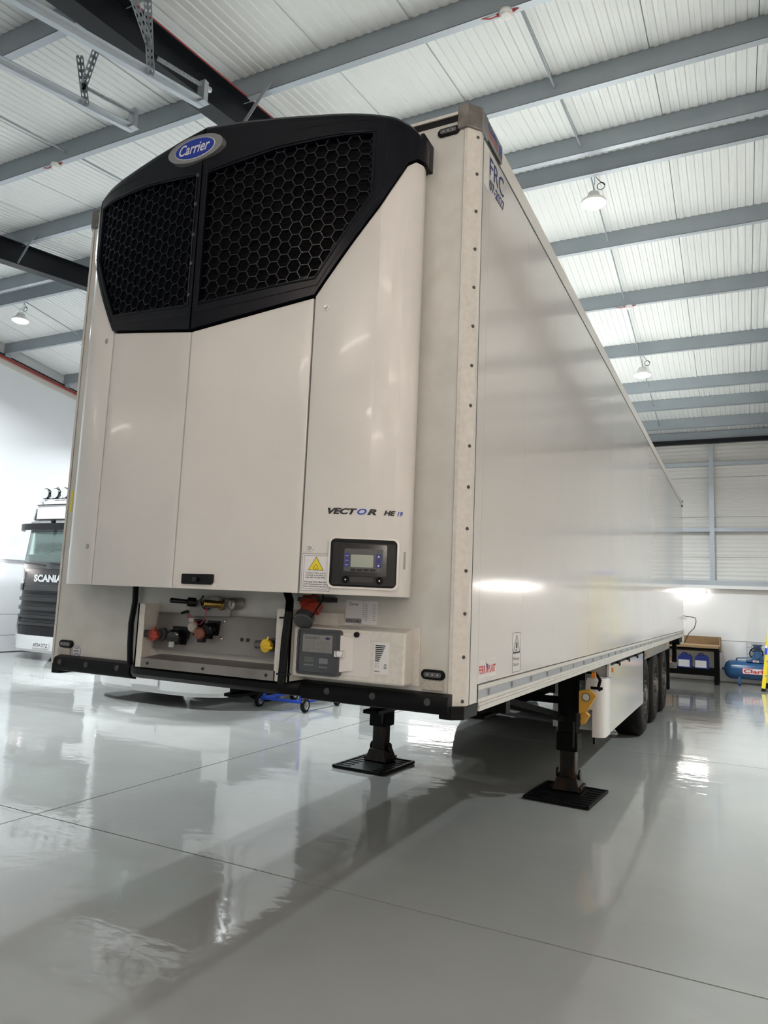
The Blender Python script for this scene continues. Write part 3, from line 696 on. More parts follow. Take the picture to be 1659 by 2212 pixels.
# display set in a dark recess
p0, n0 = prof_at(S(2.219 - 1.3)); nd = Vector((n0.x, n0.y, 0)).normalized(); xd = Vector((-nd.y, nd.x, 0))
if xd.x < 0: xd = -xd
cen = Vector((p0.x, p0.y, 1.764)) + nd * .001
dfn = lambda x, y: cen + xd * x + Vector((0, 0, y))
def dplate(nm, x0, x1, y0, y1, r, o0, o1, m, par, bevel=0, label=None):
    pts = [dfn(*p) + nd * o0 for p in rrect(x0, x1, y0, y1, r)]
    return MB().prism(pts, nd * (o1 - o0)).build(nm, m, par, bevel=bevel, label=label)
dplate('display_surround', -.158, .152, -.115, .112, .025, -.03, .006, M['unit'], cover)
dplate('display_recess', -.150, .143, -.106, .103, .022, -.0, .0068, M['rubber'], cover)
dsp = dplate('control_display', -.140, .138, -.100, .088, .012, .0, .013, M['blackp'], TR, bevel=.002)
dplate('display_flap', -.105, .098, -.058, .080, .006, .013, .019, M['gloss'], dsp)
dplate('display_panel', -.088, .080, -.040, .060, .006, .019, .021, M['dgrey'], dsp)
dplate('screen', -.058, .040, -.020, .034, .003, .021, .0225, M['lcd'], dsp)
for y in (.022, .001, -.020):
    dplate('key', -.086, -.064, y, y + .017, .002, .021, .0225, M['blue'], dsp); dplate('key', .052, .074, y, y + .017, .002, .021, .0225, M['blue'], dsp)
for x in (-.058, -.030, -.002, .026): dplate('key', x, x + .024, -.037, -.027, .002, .021, .0222, M['blackp'], dsp)
for y, k in ((.026, 1), (-.008, -1)): MB().add([dfn(.057, y) + nd * .0232, dfn(.069, y) + nd * .0232, dfn(.063, y + .008 * k) + nd * .0232], [(0, 1, 2)]).build('arrow_mark', M['paper'], dsp)
for y, t_ in ((.026, 'START'), (.006, 'OFF'), (-.014, 'SET')): lettering('key_text', t_, M['paper'], lambda x, yy, y=y: dfn(-.075 + x, y + yy) + nd * .0232, .004, .014, parent=dsp, align='CENTER')
dplate('handle_scoop', -.06, .045, -.085, -.062, .008, .013, .015, M['ink'], dsp)
for x in (-.078, .07): MB().lathe([(.013, .016), (.018, .014), (.024, .008), (.026, 0)], dfn(x, -.076), nd, 14).build('lock', M['blackp'], dsp, smooth=True); MB().lathe([(.024, .005), (.028, .003), (.028, 0)], dfn(x, -.076), nd, 10).build('lock_pin', M['chrome'], dsp)
# quarter-turn latches
for u_, z in ((2.0 - 1.3, 2.937), (1.986 - 1.3, 1.822)):
    p, n = prof_at(S(u_)); o = Vector((p.x, p.y, z)); n = Vector((n.x, n.y, 0))
    MB().lathe([(.0, .017), (.004, .016), (.005, .010), (.002, .009), (.002, 0)], o, n, 16).build('latch_cup', M['unit'], cover, smooth=True)
    MB().lathe([(.002, .009), (.007, .008), (.008, 0)], o, n, 8).build('latch_pin', M['chrome'], cover)
for z in (2.958, 1.824):
    p, n = prof_at(-S(.71)); MB().lathe([(.0, .015), (.003, .014), (.004, 0)], Vector((p.x, p.y, z)), Vector((n.x, n.y, 0)), 16).build('latch_plug', M['greyp'], carc, smooth=True)
# door handle
hc = S(.145)
wplate('handle_recess', S(.055), S(.240), 1.634, 1.700, .002, M['unit'], carc)
hb = MB().prism([wrap(s, z, .001) for s, z in ((S(.06), 1.643), (S(.215), 1.643), (S(.225), 1.655), (S(.225), 1.692), (S(.06), 1.690))], (0, -.014, 0)).build('door_handle', M['blackp'], TR, bevel=.004)
MB().box(1.30 + .13, 1.30 + .155, -.448, -.43, 1.655, 1.675).build('handle_lock', M['gloss'], hb)

# --- recess below the unit: brackets, stainless plate, shelf
for x0, x1, zt_ in ((.815, .862, 1.535), (1.708, 1.795, 1.545)):
    part(MB().box(x0, x1, -.15, -.145, 1.205, zt_).box(x0 if x0 < 1 else x1 - .01, x0 + .01 if x0 < 1 else x1, -.15, -.0, 1.205, zt_).box(x0, x1, -.146, 0, 1.205, 1.21), 'bracket', M['profile'])
sp = part(MB().prism([(.84, -.05, 1.30), (1.74, -.05, 1.30), (1.74, -.02, 1.49), (.84, -.02, 1.49)], (0, .012, 0)).box(.84, 1.74, -.02, 0, 1.478, 1.49), 'coupling_plate', M['stainless'])
sh = part(MB().box(.862, 1.715, -.15, -.145, 1.205, 1.252).prism([(.862, -.148, 1.247), (1.715, -.148, 1.247), (1.715, 0, 1.262), (.862, 0, 1.262)], (0, 0, .004)), 'coupling_shelf', M['stainless'])
for x in (.91, 1.28, 1.665): MB().cyl((x, -.151, 1.228), (x, -.153, 1.228), .008, n=12).build('shelf_screw', M['ink'], sh)
def pl(px_x, z): return Vector((px_x, -.05 + (z - 1.30) * .158 - .001, z))
def socket(nm, x, z, r, body, cap_, length=.05, tilt=0, flange=True):
    o = pl(x, z); ax = Vector((tilt, -1, -.12)).normalized()
    b = MB()
    if flange: b.obox(o, Vector((1, 0, 0)), Vector((0, 1, 0)), Vector((0, 0, 1)), r * 1.25, .006, r * 1.25)
    b.cyl(o, o + ax * length, r, r * .92, 18)
    s = part(b, nm, M[body], sp, smooth=True)
    c = o + ax * length
    MB().lathe([(0, r * 1.08), (.012, r * 1.05), (.02, r * .8), (.022, 0)], c, ax, 18).build('socket_cap', M[cap_], sp, smooth=True)
    return s
def gladhand(nm, x, z, m):        # air coupling: body, twist ring and lugged cap
    o = pl(x, z)
    MB().lathe([(0, .034), (.03, .034), (.032, .026), (.06, .026)], o, (0, -1, 0), 18).build(nm, M['dgrey'], sp, smooth=True)
    MB().lathe([(0, .022), (.10, .020), (.105, .0)], o + Vector((.02, -.045, -.0)), (-1, -.1, 0), 16).build('coupling_body', M['lensc'], sp, smooth=True)
    MB().lathe([(-.03, .024), (.0, .031), (.008, .032), (.012, .022), (.014, 0)], o + Vector((-.005, -.072, -.002)), (-.1, -1, 0), 18).build('coupling_cap', M[m], sp, smooth=True)
    MB().bar(o + Vector((-.005, -.088, -.004)), o + Vector((.040, -.084, -.010)), .014, .010).bar(o + Vector((.004, -.086, .018)), o + Vector((.012, -.082, .042)), .014, .008).build('coupling_lug', M[m], sp)
gladhand('air_coupling', .905, 1.375, 'redb'); gladhand('air_coupling', 1.635, 1.365, 'yplug')
o = pl(1.035, 1.375)
MB().prism([o + Vector(p) for p in ((-.05, -.004, .04), (.055, -.004, .045), (.05, -.004, -.01), (.02, -.004, -.045), (-.035, -.004, -.045))], (0, -.012, 0)).build('socket_flange', M['blackp'], sp, bevel=.003)
socket('electric_socket', 1.02, 1.372, .040, 'blackp', 'gloss', .045)
MB().box(1.0, 1.038, -.105, -.09, 1.312, 1.345).build('socket_hinge', M['alu'], sp, bevel=.004)
for x, z, b_, c_, r in ((1.135, 1.432, 'blackp', 'beige', .027), (1.235, 1.425, 'blackp', 'blackp', .030), (1.20, 1.405, 'blackp', 'brown', .030)):
    socket('electric_socket', x, z, r, b_, c_, .045 if c_ != 'brown' else .06)
MB().box(1.185, 1.225, -.10, -.07, 1.352, 1.378).build('socket_hinge', M['blackp'], sp, bevel=.004)
MB().box(1.118, 1.150, -.098, -.085, 1.452, 1.474).build('socket_hinge', M['beige'], sp, bevel=.004)
for x, z in ((1.30, 1.465), (1.30, 1.375), (1.12, 1.385)): MB().lathe([(0, .010), (.01, .010), (.014, .005), (.02, 0)], pl(x, z), (0, -1, 0), 10).build('screw', M['chrome'], sp)
for x in (1.425, 1.462): MB().cyl(pl(x, 1.377) + Vector((0, -.001, 0)), pl(x, 1.377) + Vector((0, -.0025, 0)), .010, n=14).build('drilled_hole', M['ink'], sp)
ub = part(MB().prism([(1.075, -.045, 1.478), (1.345, -.045, 1.490), (1.35, -.045, 1.545), (1.33, -.045, 1.575), (1.2, -.045, 1.59), (1.12, -.045, 1.565), (1.075, -.045, 1.53)], (0, .004, 0)), 'coupling_bracket', M['stainless'])
MB().lathe([(0, .024), (.04, .024), (.045, .012), (.13, .013), (.135, 0)], Vector((1.115, -.05, 1.553)), (-.6, -.8, .05), 14).build('black_coupling', M['blackp'], ub, smooth=True)
MB().lathe([(0, .030), (.01, .030), (.012, .019), (.10, .019), (.102, .015), (.04, .014)], Vector((1.29, -.046, 1.548)), (-.5, -.86, .04), 20).build('brass_coupling', M['brass'], ub, smooth=True)
MB().tube([Vector((1.20 + .035 * math.cos(a), -.065 - .01 * math.sin(a), 1.555 + .035 * math.sin(a))) for a in [2.0 + i * .35 for i in range(10)]], .005, 6).build('wire_clip', M['gloss'], ub)
part(MB().lathe([(0, .03), (.06, .03), (.065, .024), (.07, 0)], Vector((1.38, -.01, 1.555)), (-.25, -1, 0), 18), 'test_port', M['alu'], smooth=True)
part(MB().box(1.365, 1.375, -.086, -.08, 1.54, 1.57), 'test_port_mark', M['greyp'])
part(MB().tube([(1.205, -.062, 1.53), (1.20, -.065, 1.47), (1.19, -.09, 1.44)], .003, 5), 'strap', M['ribbon']); part(MB().tube([(1.18, -.09, 1.44), (1.12, -.07, 1.475), (1.09, -.066, 1.49), (1.085, -.066, 1.475), (1.11, -.066, 1.47)], .0025, 5), 'strap', M['ribbon'])
part(MB().tube([(1.0, -.02, 1.492), (1.04, -.03, 1.502), (1.1, -.03, 1.50), (1.14, -.02, 1.49)], .007, 6), 'air_line', M['blackp'])
# black cables
part(MB().tube([(.66, -.03, 1.66), (.665, -.03, 1.54), (.655, -.035, 1.42), (.66, -.035, 1.3), (.672, -.035, 1.19)], .016, 8), 'cable', M['rubber'], smooth=True)
for d in (0, .02): part(MB().tube([(1.66 + d, -.03, 1.64), (1.72 + d, -.08, 1.585), (1.775 + d, -.165, 1.53), (1.765 + d, -.168, 1.4), (1.76 + d, -.165, 1.3), (1.755 + d, -.165, 1.20)], .012, 8), 'cable', M['rubber'], smooth=True)
for z in (1.24, 1.5): part(MB().box(1.745, 1.805, -.185, -.15, z, z + .008), 'cable_tie', M['blackp'])
# red three-phase inlet with black cap
ri = part(MB().box(1.80, 1.95, -.12, -.0, 1.585, 1.605), 'inlet_bracket', M['blackp'])
a0 = Vector((1.865, -.10, 1.57)); ax = Vector((.12, -.65, -.55)).normalized()
MB().obox(a0, Vector((1, 0, 0)), ax, Vector((1, 0, 0)).cross(ax), .042, .03, .036).cyl(a0, a0 + ax * .09, .036, .040, 18).build('power_inlet', M['redb'], ri, smooth=True, ang=30)
MB().lathe([(.085, .046), (.12, .046), (.125, .040), (.125, 0)], a0, ax, 22).build('inlet_cap', M['dgrey'], ri, smooth=True)
MB().tube([a0 + ax * .12 + Vector((.045, 0, .02)), a0 + Vector((.085, -.03, .03)), a0 + Vector((.06, -.0, .055)), a0 + Vector((.0, 0, .05))], .004, 6).build('cap_strap', M['blackp'], ri)
part(MB().box(1.80, 1.99, -.05, -.0, 1.47, 1.535), 'mounting_plate', M['profile']); part(MB().cyl((1.815, -.052, 1.525), (1.815, -.056, 1.525), .012, n=12), 'slot', M['ink'])
# front sticker and wall labels
fy = -.0015
def frontplate(nm, x0, x1, z0, z1, m, y=fy, par=TR, th=.001): return part(MB().box(x0, x1, y - th, y + .001, z0, z1), nm, m, par)
fp = frontplate('type_label', 2.00, 2.17, 1.485, 1.600, M['paper']); frontplate('label_line', 2.095, 2.0965, 1.52, 1.6, M['greyp'], fy - .001)
frontplate('label_bar', 2.002, 2.088, 1.492, 1.515, M['greyp'], fy - .0008)
lettering('label_text', 'HD121003', M['ink'], flat((2.006, fy - .003, 1.497)), .012, .078, bold=.02, parent=fp)
lettering('label_text', 'Carrier', M['ink'], flat((2.02, fy - .0022, 1.575)), .014, .05, shear=.3, parent=fp)
for i in range(9): frontplate('label_text', 2.104, 2.118, 1.508 + i * .009, 1.511 + i * .009, M['greyp'], fy - .0008, fp); frontplate('label_text', 2.146, 2.160, 1.508 + i * .009, 1.511 + i * .009, M['greyp'], fy - .0008, fp)
frontplate('yellow_label', .038, .052, 2.06, 2.19, M['yel'])
# round blue sticker left
rs = part(MB().cyl((.208, fy + .001, 1.237), (.208, fy - .001, 1.237), .034, n=28), 'round_sticker', M['paper'])
MB().tube([(.208 + .032 * math.cos(a), fy - .001, 1.237 + .032 * math.sin(a)) for a in [i * PI / 14 for i in range(29)]], .0012, 4).build('sticker_ring', M['navy'], rs)
for dz in (.012, .017, .022, -.012, -.017, -.022): frontplate('sticker_line', .208 - .018, .208 + .018, 1.237 + dz - .001, 1.237 + dz + .001, M['navyt'], fy - .001, rs)
lettering('sticker_text', 'FERRO', M['ink'], flat((.208, fy - .0025, 1.233)), .008, .045, bold=.02, parent=rs, align='CENTER')
# marker lamps and reflectors
for x, z in ((2.452, 3.90), (2.463, 1.286), (.122, 1.272)):
    fn = flat((x, -.001, z))
    L_ = MB().prism([fn(*p) for p in rrect(-.058, .058, -.022, .022, .0215)], (0, -.010, 0)).build('marker_lamp', M['rubber'], TR, bevel=.003)
    MB().prism([fn(*p) + Vector((0, -.010, 0)) for p in rrect(-.042, .042, -.011, .011, .0105)], (0, -.006, 0)).build('marker_lens', M['lensc'], L_)
    for d in (-.024, 0, .024): MB().lathe([(0, .004), (.002, .003), (.002, 0)], fn(d, 0) + Vector((0, -.016, 0)), (0, -1, 0), 8).build('lamp_diode', M['reflector'], L_)
for x, z in ((2.463, 1.238), (.110, 1.226)): part(MB().box(x - .052, x + .052, -.012, 0, z - .021, z + .021), 'reflector', M['reflector'], bevel=.003)
# skirt rubber with bolts, corner feet
prof = [(0, 1.208), (-.012, 1.210), (-.048, 1.20), (-.058, 1.18), (-.058, 1.15), (-.045, 1.125), (0, 1.115)]
sk = part(MB().prism([(.09, y, z) for y, z in prof], (.60, 0, 0)), 'bump_strip', M['rubber'], smooth=True)
sk2 = part(MB().prism([(1.80, y, z) for y, z in prof], (.755, 0, 0)), 'bump_strip', M['rubber'], smooth=True)
prof2 = [(0, 1.2), (-.10, 1.203), (-.115, 1.19), (-.110, 1.16), (-.085, 1.138), (0, 1.125)]
mb = MB(); vs = []
ws = [(.69, .35), (.74, .85), (.80, 1), (1.68, 1), (1.76, .8), (1.80, .38)]
for x, k in ws: vs += [(x, y * k, z) for y, z in prof2]
n = len(prof2); mb.add(vs, [(i * n + j, (i + 1) * n + j, (i + 1) * n + (j + 1) % n, i * n + (j + 1) % n) for i in range(len(ws) - 1) for j in range(n)] + [tuple(range(n)), tuple(range(len(vs) - n, len(vs)))])
part(mb, 'bump_strip', M['rubber'], smooth=True)
for x in (.145, .36, .60, 1.95, 2.19, 2.46):
    b_ = part(MB().lathe([(-.002, .016), (.003, .015), (.004, .012), (.002, .010), (.002, .006), (.004, .005), (.004, 0)], Vector((x, -.058, 1.172)), (0, -1, 0), 18), 'strip_bolt', M['dgrey'], smooth=True)
for s in (0, 1):
    X = (lambda x: x) if s else (lambda x: W - x)
    part(MB().prism([(X(x), y, 1.10) for x, y in ((2.50, -.02), (2.56, -.025), (W + .004, .02), (W + .004, .20), (2.5, .20))], (0, 0, .058)), 'corner_foot', M['rubber'], bevel=.005)
part(MB().box(.1, 2.5, .0, .12, 1.125, 1.16), 'front_cross_beam', M['chassis'])
part(MB().box(.08, 2.52, .12, 4.0, 1.12, 1.155), 'kingpin_plate', M['chassis'])
# logger cabinet
lc = part(MB().prism([(1.81, -.15, 1.235), (2.385, -.15, 1.235), (2.385, -.15, 1.478), (1.81, -.15, 1.478)], (0, .0, 0)) if 0 else MB().add(
    [(1.80, 0, 1.232), (2.36, 0, 1.232), (2.36, 0, 1.482), (1.80, 0, 1.482), (1.805, -.145, 1.238), (2.385, -.145, 1.238), (2.385, -.145, 1.468), (1.805, -.145, 1.468)],
    [(0, 1, 2, 3), (4, 5, 6, 7), (0, 1, 5, 4), (1, 2, 6, 5), (2, 3, 7, 6), (3, 0, 4, 7)]), 'logger_cabinet', M['profile'], bevel=.01)
part(MB().box(1.80, 2.395, -.008, -.001, 1.228, 1.488), 'cabinet_flange', M['profile'], lc, bevel=.002)
cy = -.146
def cplate(nm, x0, x1, z0, z1, r, o0, o1, m, par=lc, bevel=0):
    return MB().prism([(x, cy - o0, z) for x, z in rrect(x0, x1, z0, z1, r)], (0, -(o1 - o0), 0)).build(nm, m, par, bevel=bevel)
cplate('cabinet_dish', 1.822, 2.215, 1.262, 1.452, .02, -.002, .0012, M['unit'], bevel=.001)
dl = cplate('data_logger', 1.862, 2.062, 1.265, 1.452, .012, 0, .030, M['dgrey'], TR, bevel=.003)
MB().add([(2.062, cy - .028, 1.275), (2.062, cy - .028, 1.442), (2.13, cy - .001, 1.43), (2.13, cy - .001, 1.287)], [(0, 1, 2, 3)]).add([(2.13, cy - .001, 1.43), (2.062, cy - .028, 1.442), (2.062, cy, 1.442)], [(0, 1, 2)]).build('cabinet_fairing', M['unit'], lc)
cplate('logger_label', 1.880, 2.038, 1.357, 1.436, .004, .030, .031, M['reflector'], dl)
ft = lambda x, z: flat((x, cy - .0318, z))
lettering('label_text', 'Data', M['ink'], ft(1.892, 1.416), .012, .030, parent=dl); lettering('label_text', 'COLD', M['navyt'], ft(1.924, 1.416), .010, .032, bold=.02, parent=dl); lettering('label_text', 'T', M['ink'], ft(1.962, 1.416), .012, .007, bold=.03, parent=dl)
MB().prism([(2.012 + .012 * math.cos(a), cy - .031, 1.422 + .006 * math.sin(a)) for a in [i * PI / 10 for i in range(20)]], (0, -.001, 0)).build('logo_mark', M['navyt'], dl)
for cx in (1.890, 1.965):
    for i in range(5): MB().box(cx, cx + .055 - (i % 2) * .01, cy - .0318, cy - .031, 1.362 + i * .010, 1.3635 + i * .010).box(cx, cx + .062 - (i % 3) * .01, cy - .0318, cy - .031, 1.366 + i * .010, 1.3675 + i * .010).build('label_text', M['greyp'], dl)
cplate('logger_screen', 1.893, 1.945, 1.312, 1.335, .002, .030, .0315, M['lcd2'], dl); cplate('logger_printer', 1.972, 2.018, 1.308, 1.332, .003, .030, .032, M['greyp'], dl)
for i in range(4): cplate('logger_key', 1.892 + i * .013, 1.902 + i * .013, 1.295, 1.302, .002, .030, .0318, M['greyp'], dl)
lettering('label_text', 'DataCOLD 500', M['paper'], ft(1.972, 1.290), .006, .045, parent=dl)
cv = cplate('clear_cover', 1.856, 2.070, 1.259, 1.458, .014, .033, .037, M['clear'], dl)
mb = MB()
o_ = rrect(1.852, 2.074, 1.255, 1.462, .016); i_ = rrect(1.862, 2.064, 1.265, 1.452, .010); n = len(o_)
mb.add([(x, cy - .038, z) for x, z in o_] + [(x, cy - .038, z) for x, z in i_] + [(x, cy - .0, z) for x, z in o_], [(i, (i + 1) % n, n + (i + 1) % n, n + i) for i in range(n)] + [(i, (i + 1) % n, 2 * n + (i + 1) % n, 2 * n + i) for i in range(n)])
mb.build('cover_frame', M['dgrey'], dl, smooth=True)
MB().box(2.058, 2.098, cy - .05, cy - .02, 1.345, 1.372).build('cover_latch', M['lampglass'], dl, bevel=.003)
for z in (1.3, 1.33, 1.36, 1.40): MB().cyl((1.852, cy - .03, z), (1.852, cy - .03, z + .02), .006, n=8).build('cover_hinge', M['greyp'], dl)
MB().lathe([(0, .013), (.012, .012), (.013, 0)], Vector((2.146, cy, 1.447)), (0, -1, 0), 18).build('knob', M['blackp'], lc, smooth=True)
gl = cplate('fuel_gauge_label', 2.235, 2.310, 1.283, 1.420, .004, 0, .001, M['paper'])
for i in range(12):
    wd = .010 + .0035 * i; z = 1.312 + i * .0083
    if i < 3: MB().box(2.242, 2.242 + .008, cy - .0018, cy - .001, z, z + .0012).box(2.254, 2.262, cy - .0018, cy - .001, z, z + .0012).build('gauge_bar', M['ink'], gl)
    else: MB().box(2.242, 2.242 + wd, cy - .0018, cy - .001, z, z + .0045).build('gauge_bar', M['ink'], gl)
lettering('label_text', 'HAN %', M['ink'], flat((2.240, cy - .002, 1.291)), .006, .026, bold=.03, parent=gl)
MB().box(2.286, 2.300, cy - .0018, cy - .001, 1.306, 1.318).box(2.287, 2.299, cy - .0018, cy - .001, 1.32, 1.328).build('pump_symbol', M['greyp'], gl)

# --- side lettering
sxf = lambda y, z: flat((W + .0012, y, z), (0, 1, 0))
part(MB().box(W, W + .0008, .105, .175, 3.66, 3.868), 'clear_tape', M['profile'])
lettering('lettering', 'FRC', M['navyt'], lambda x, y: Vector((W + .002, .190 + x, 3.752 + y)), .098, .235, bold=-.006, parent=TR, label='blue letters')
lettering('lettering', '07-2027', M['navyt'], lambda x, y: Vector((W + .002, .190 + x, 3.680 + y)), .052, .245, bold=.008, parent=TR, label='blue date')
fs = part(MB().box(W, W + .001, .205, .475, 1.262, 1.345), 'maker_sticker', M['unit'])
for a, x0, wd in (('FERR', .215, .098), ('O', .318, .03), ('PLAST', .352, .115)): lettering('lettering', a, M['redp'], sxf(x0, 1.283), .036 if a != 'O' else .044, wd, bold=.03, parent=fs)
MB().prism([(W + .0014, y, z) for y, z in ((.316, 1.338), (.323, 1.325), (.345, 1.322), (.346, 1.302), (.336, 1.292), (.330, 1.308), (.321, 1.318))], (.0006, 0, 0)).build('logo_mark', M['navy'], fs)
bs = part(MB().box(W, W + .0008, .76, .915, 1.252, 1.462), 'blind_spot_sticker', M['unit'])
for y0, y1, z0, z1 in ((.76, .915, 1.460, 1.462), (.76, .915, 1.252, 1.254), (.76, .762, 1.252, 1.462), (.913, .915, 1.252, 1.462)): MB().box(W + .0008, W + .0014, y0, y1, z0, z1).build('sticker_border', M['ink'], bs)
tri = [(.775, 1.355), (.90, 1.355), (.8375, 1.448)]
for (a, b), wd in zip(zip(tri, tri[1:] + tri[:1]), (.009, .004, .004)): MB().bar((W + .0014, *a), (W + .0014, *b), wd, .0008, Vector((1, 0, 0))).build('warning_triangle', M['ink'], bs)
MB().box(W + .001, W + .0016, .826, .85, 1.378, 1.408).box(W + .001, W + .0016, .818, .83, 1.362, 1.372).box(W + .001, W + .0016, .836, .846, 1.366, 1.372).build('warning_symbol', M['ink'], bs)
lettering('label_text', 'Blind spot', M['ink'], sxf(.7765, 1.315), .018, .115, parent=bs); lettering('label_text', 'Take care', M['ink'], sxf(.7765, 1.284), .018, .108, parent=bs)

# --- chassis
for x in (.75, 1.75):
    part(MB().box(x, x + .10, .7, 13.2, 1.09, 1.11).box(x, x + .10, 2.6, 13.2, .70, .72).box(x + .044, x + .056, 2.6, 13.2, .72, 1.09).box(x + .044, x + .056, .7, 2.6, .98, 1.09).box(x, x + .1, .7, 2.6, .96, .98), 'chassis_beam', M['chassis'])
for y in (1.0, 2.2, 3.3, 4.2, 5.5, 6.5, 7.7, 9.0, 10.4, 11.8, 13.0): part(MB().box(.1, 2.5, y, y + .08, 1.0, 1.10), 'cross_member', M['chassis'])
part(MB().cyl((1.3, 1.6, .97), (1.3, 1.6, 1.08), .045, n=16), 'kingpin', M['chassis'])
for s in (-1, 1): part(MB().bar((1.3 + s * .45, 2.0, 1.02), (1.3 + s * .95, 3.5, .66), .05, .05), 'leg_brace', M['chassis'])
part(MB().bar((.45, 3.62, .78), (2.3, 3.62, .78), .05, .06), 'leg_cross_tube', M['chassis'])
part(MB().bar((.45, 3.55, .62), (1.3, 2.2, 1.0), .05, .05).bar((2.3, 3.55, .62), (1.3, 2.2, 1.0), .05, .05), 'leg_brace', M['chassis'])
for s, x in ((0, .445), (1, 2.305)):
    lg = part(MB().box(x - .083, x + .083, 3.52, 3.70, .36, 1.12).box(x - .093, x + .093, 3.51, 3.71, .36, .52), 'landing_leg', M['chassis'], bevel=.012)
    MB().box(x - .068, x + .068, 3.542, 3.678, .12, .40).build('inner_leg', M['legm'], lg, bevel=.014)
    mb = MB(); z0, z1 = .028, .14
    mb.add([(x + a * (.12 if z == z0 else .085), 3.61 + b * (.12 if z == z0 else .09), z) for z in (z0, z1) for a, b in ((-1, -1), (1, -1), (1, 1), (-1, 1))], [(0, 1, 2, 3), (4, 5, 6, 7), (0, 1, 5, 4), (1, 2, 6, 5), (2, 3, 7, 6), (3, 0, 4, 7)])
    for a in (-1, 1): mb.cyl((x + a * .088, 3.61, .155), (x + a * .105, 3.61, .155), .045, n=14); mb.box(x + a * .1 - .03, x + a * .1 + .03, 3.50, 3.72, .03, .07)
    mb.build('leg_shoe', M['legm'], lg, bevel=.006)
    mb = MB()
    L = Matrix.Rotation(math.radians(-4 if s else -3), 3, 'Z')
    ax_, ay_ = L @ Vector((1, 0, 0)), L @ Vector((0, 1, 0)); cc = Vector((x + .02, 3.44, .0)); up_ = Vector((0, 0, 1))
    mb.obox(cc + up_ * .012, ax_, ay_, up_, .275, .33, .008)
    for k in (-1, 1): mb.obox(cc + up_ * .022 + ax_ * (.265 * k), ax_, ay_, up_, .010, .33, .008); mb.obox(cc + up_ * .022 + ay_ * (.32 * k), ax_, ay_, up_, .275, .010, .008)
    for k in range(-3, 4): mb.obox(cc + up_ * .022 + ax_ * .19 + ay_ * (k * .08), ax_, ay_, up_, .06, .008, .004); mb.obox(cc + up_ * .022 - ax_ * .19 + ay_ * (k * .08), ax_, ay_, up_, .06, .008, .004)
    mb.build('foot_plate', M['rubber'], lg)
    if s:
        MB().box(x + .085, x + .11, 3.50, 3.58, .70, 1.08).build('leg_bracket', M['chassis'], lg)
        for k in range(8): MB().box(x + .111, x + .114, 3.515, 3.53, .56 + k * .06, .58 + k * .06).build('bracket_hole', M['greyp'], lg)
    MB().cyl((x + .06, 3.5, .40), (x + .06, 3.5, .62), .01, n=8).build('grease_pipe', M['blackp'], lg)
# yellow chocks stowed behind the right leg
for yy, zz, sc_ in ((3.42, .82, .95), (3.50, .66, .5)):
    pts = [(2.425, yy, zz + .08 * sc_), (2.425 + .09 * sc_, yy, zz + .10 * sc_), (2.425 + .155 * sc_, yy, zz + .05 * sc_), (2.425 + .07 * sc_, yy, zz - .10 * sc_), (2.425, yy, zz - .12 * sc_)]
    ch = part(MB().prism(pts, (0, .06, 0)), 'wheel_chock', M['chock'], bevel=.004)
    if sc_ > .9: MB().cyl((2.487, yy - .001, zz + .03), (2.487, yy - .004, zz + .03), .033, n=22).build('chock_hole', M['profile'], ch); MB().lathe([(0, .035), (.004, .035), (.004, .030), (0, .030)], Vector((2.487, yy - .003, zz + .03)), (0, -1, 0), 22).build('chock_ring', M['ink'], ch)
part(MB().box(2.545, 2.575, 3.35, 3.40, 1.02, 1.07), 'side_marker', M['amber']); part(MB().bar((2.45, 3.4, 1.06), (2.58, 3.4, 1.06), .02, .02), 'marker_arm', M['chassis'])
part(MB().tube([(2.57, 3.45, 1.05), (2.60, 3.45, 1.0), (2.585, 3.45, .94), (2.60, 3.45, .91)], .014, 8).cyl((2.52, 3.45, .93), (2.62, 3.45, .93), .012, n=8), 'crank_handle', M['chassis'])
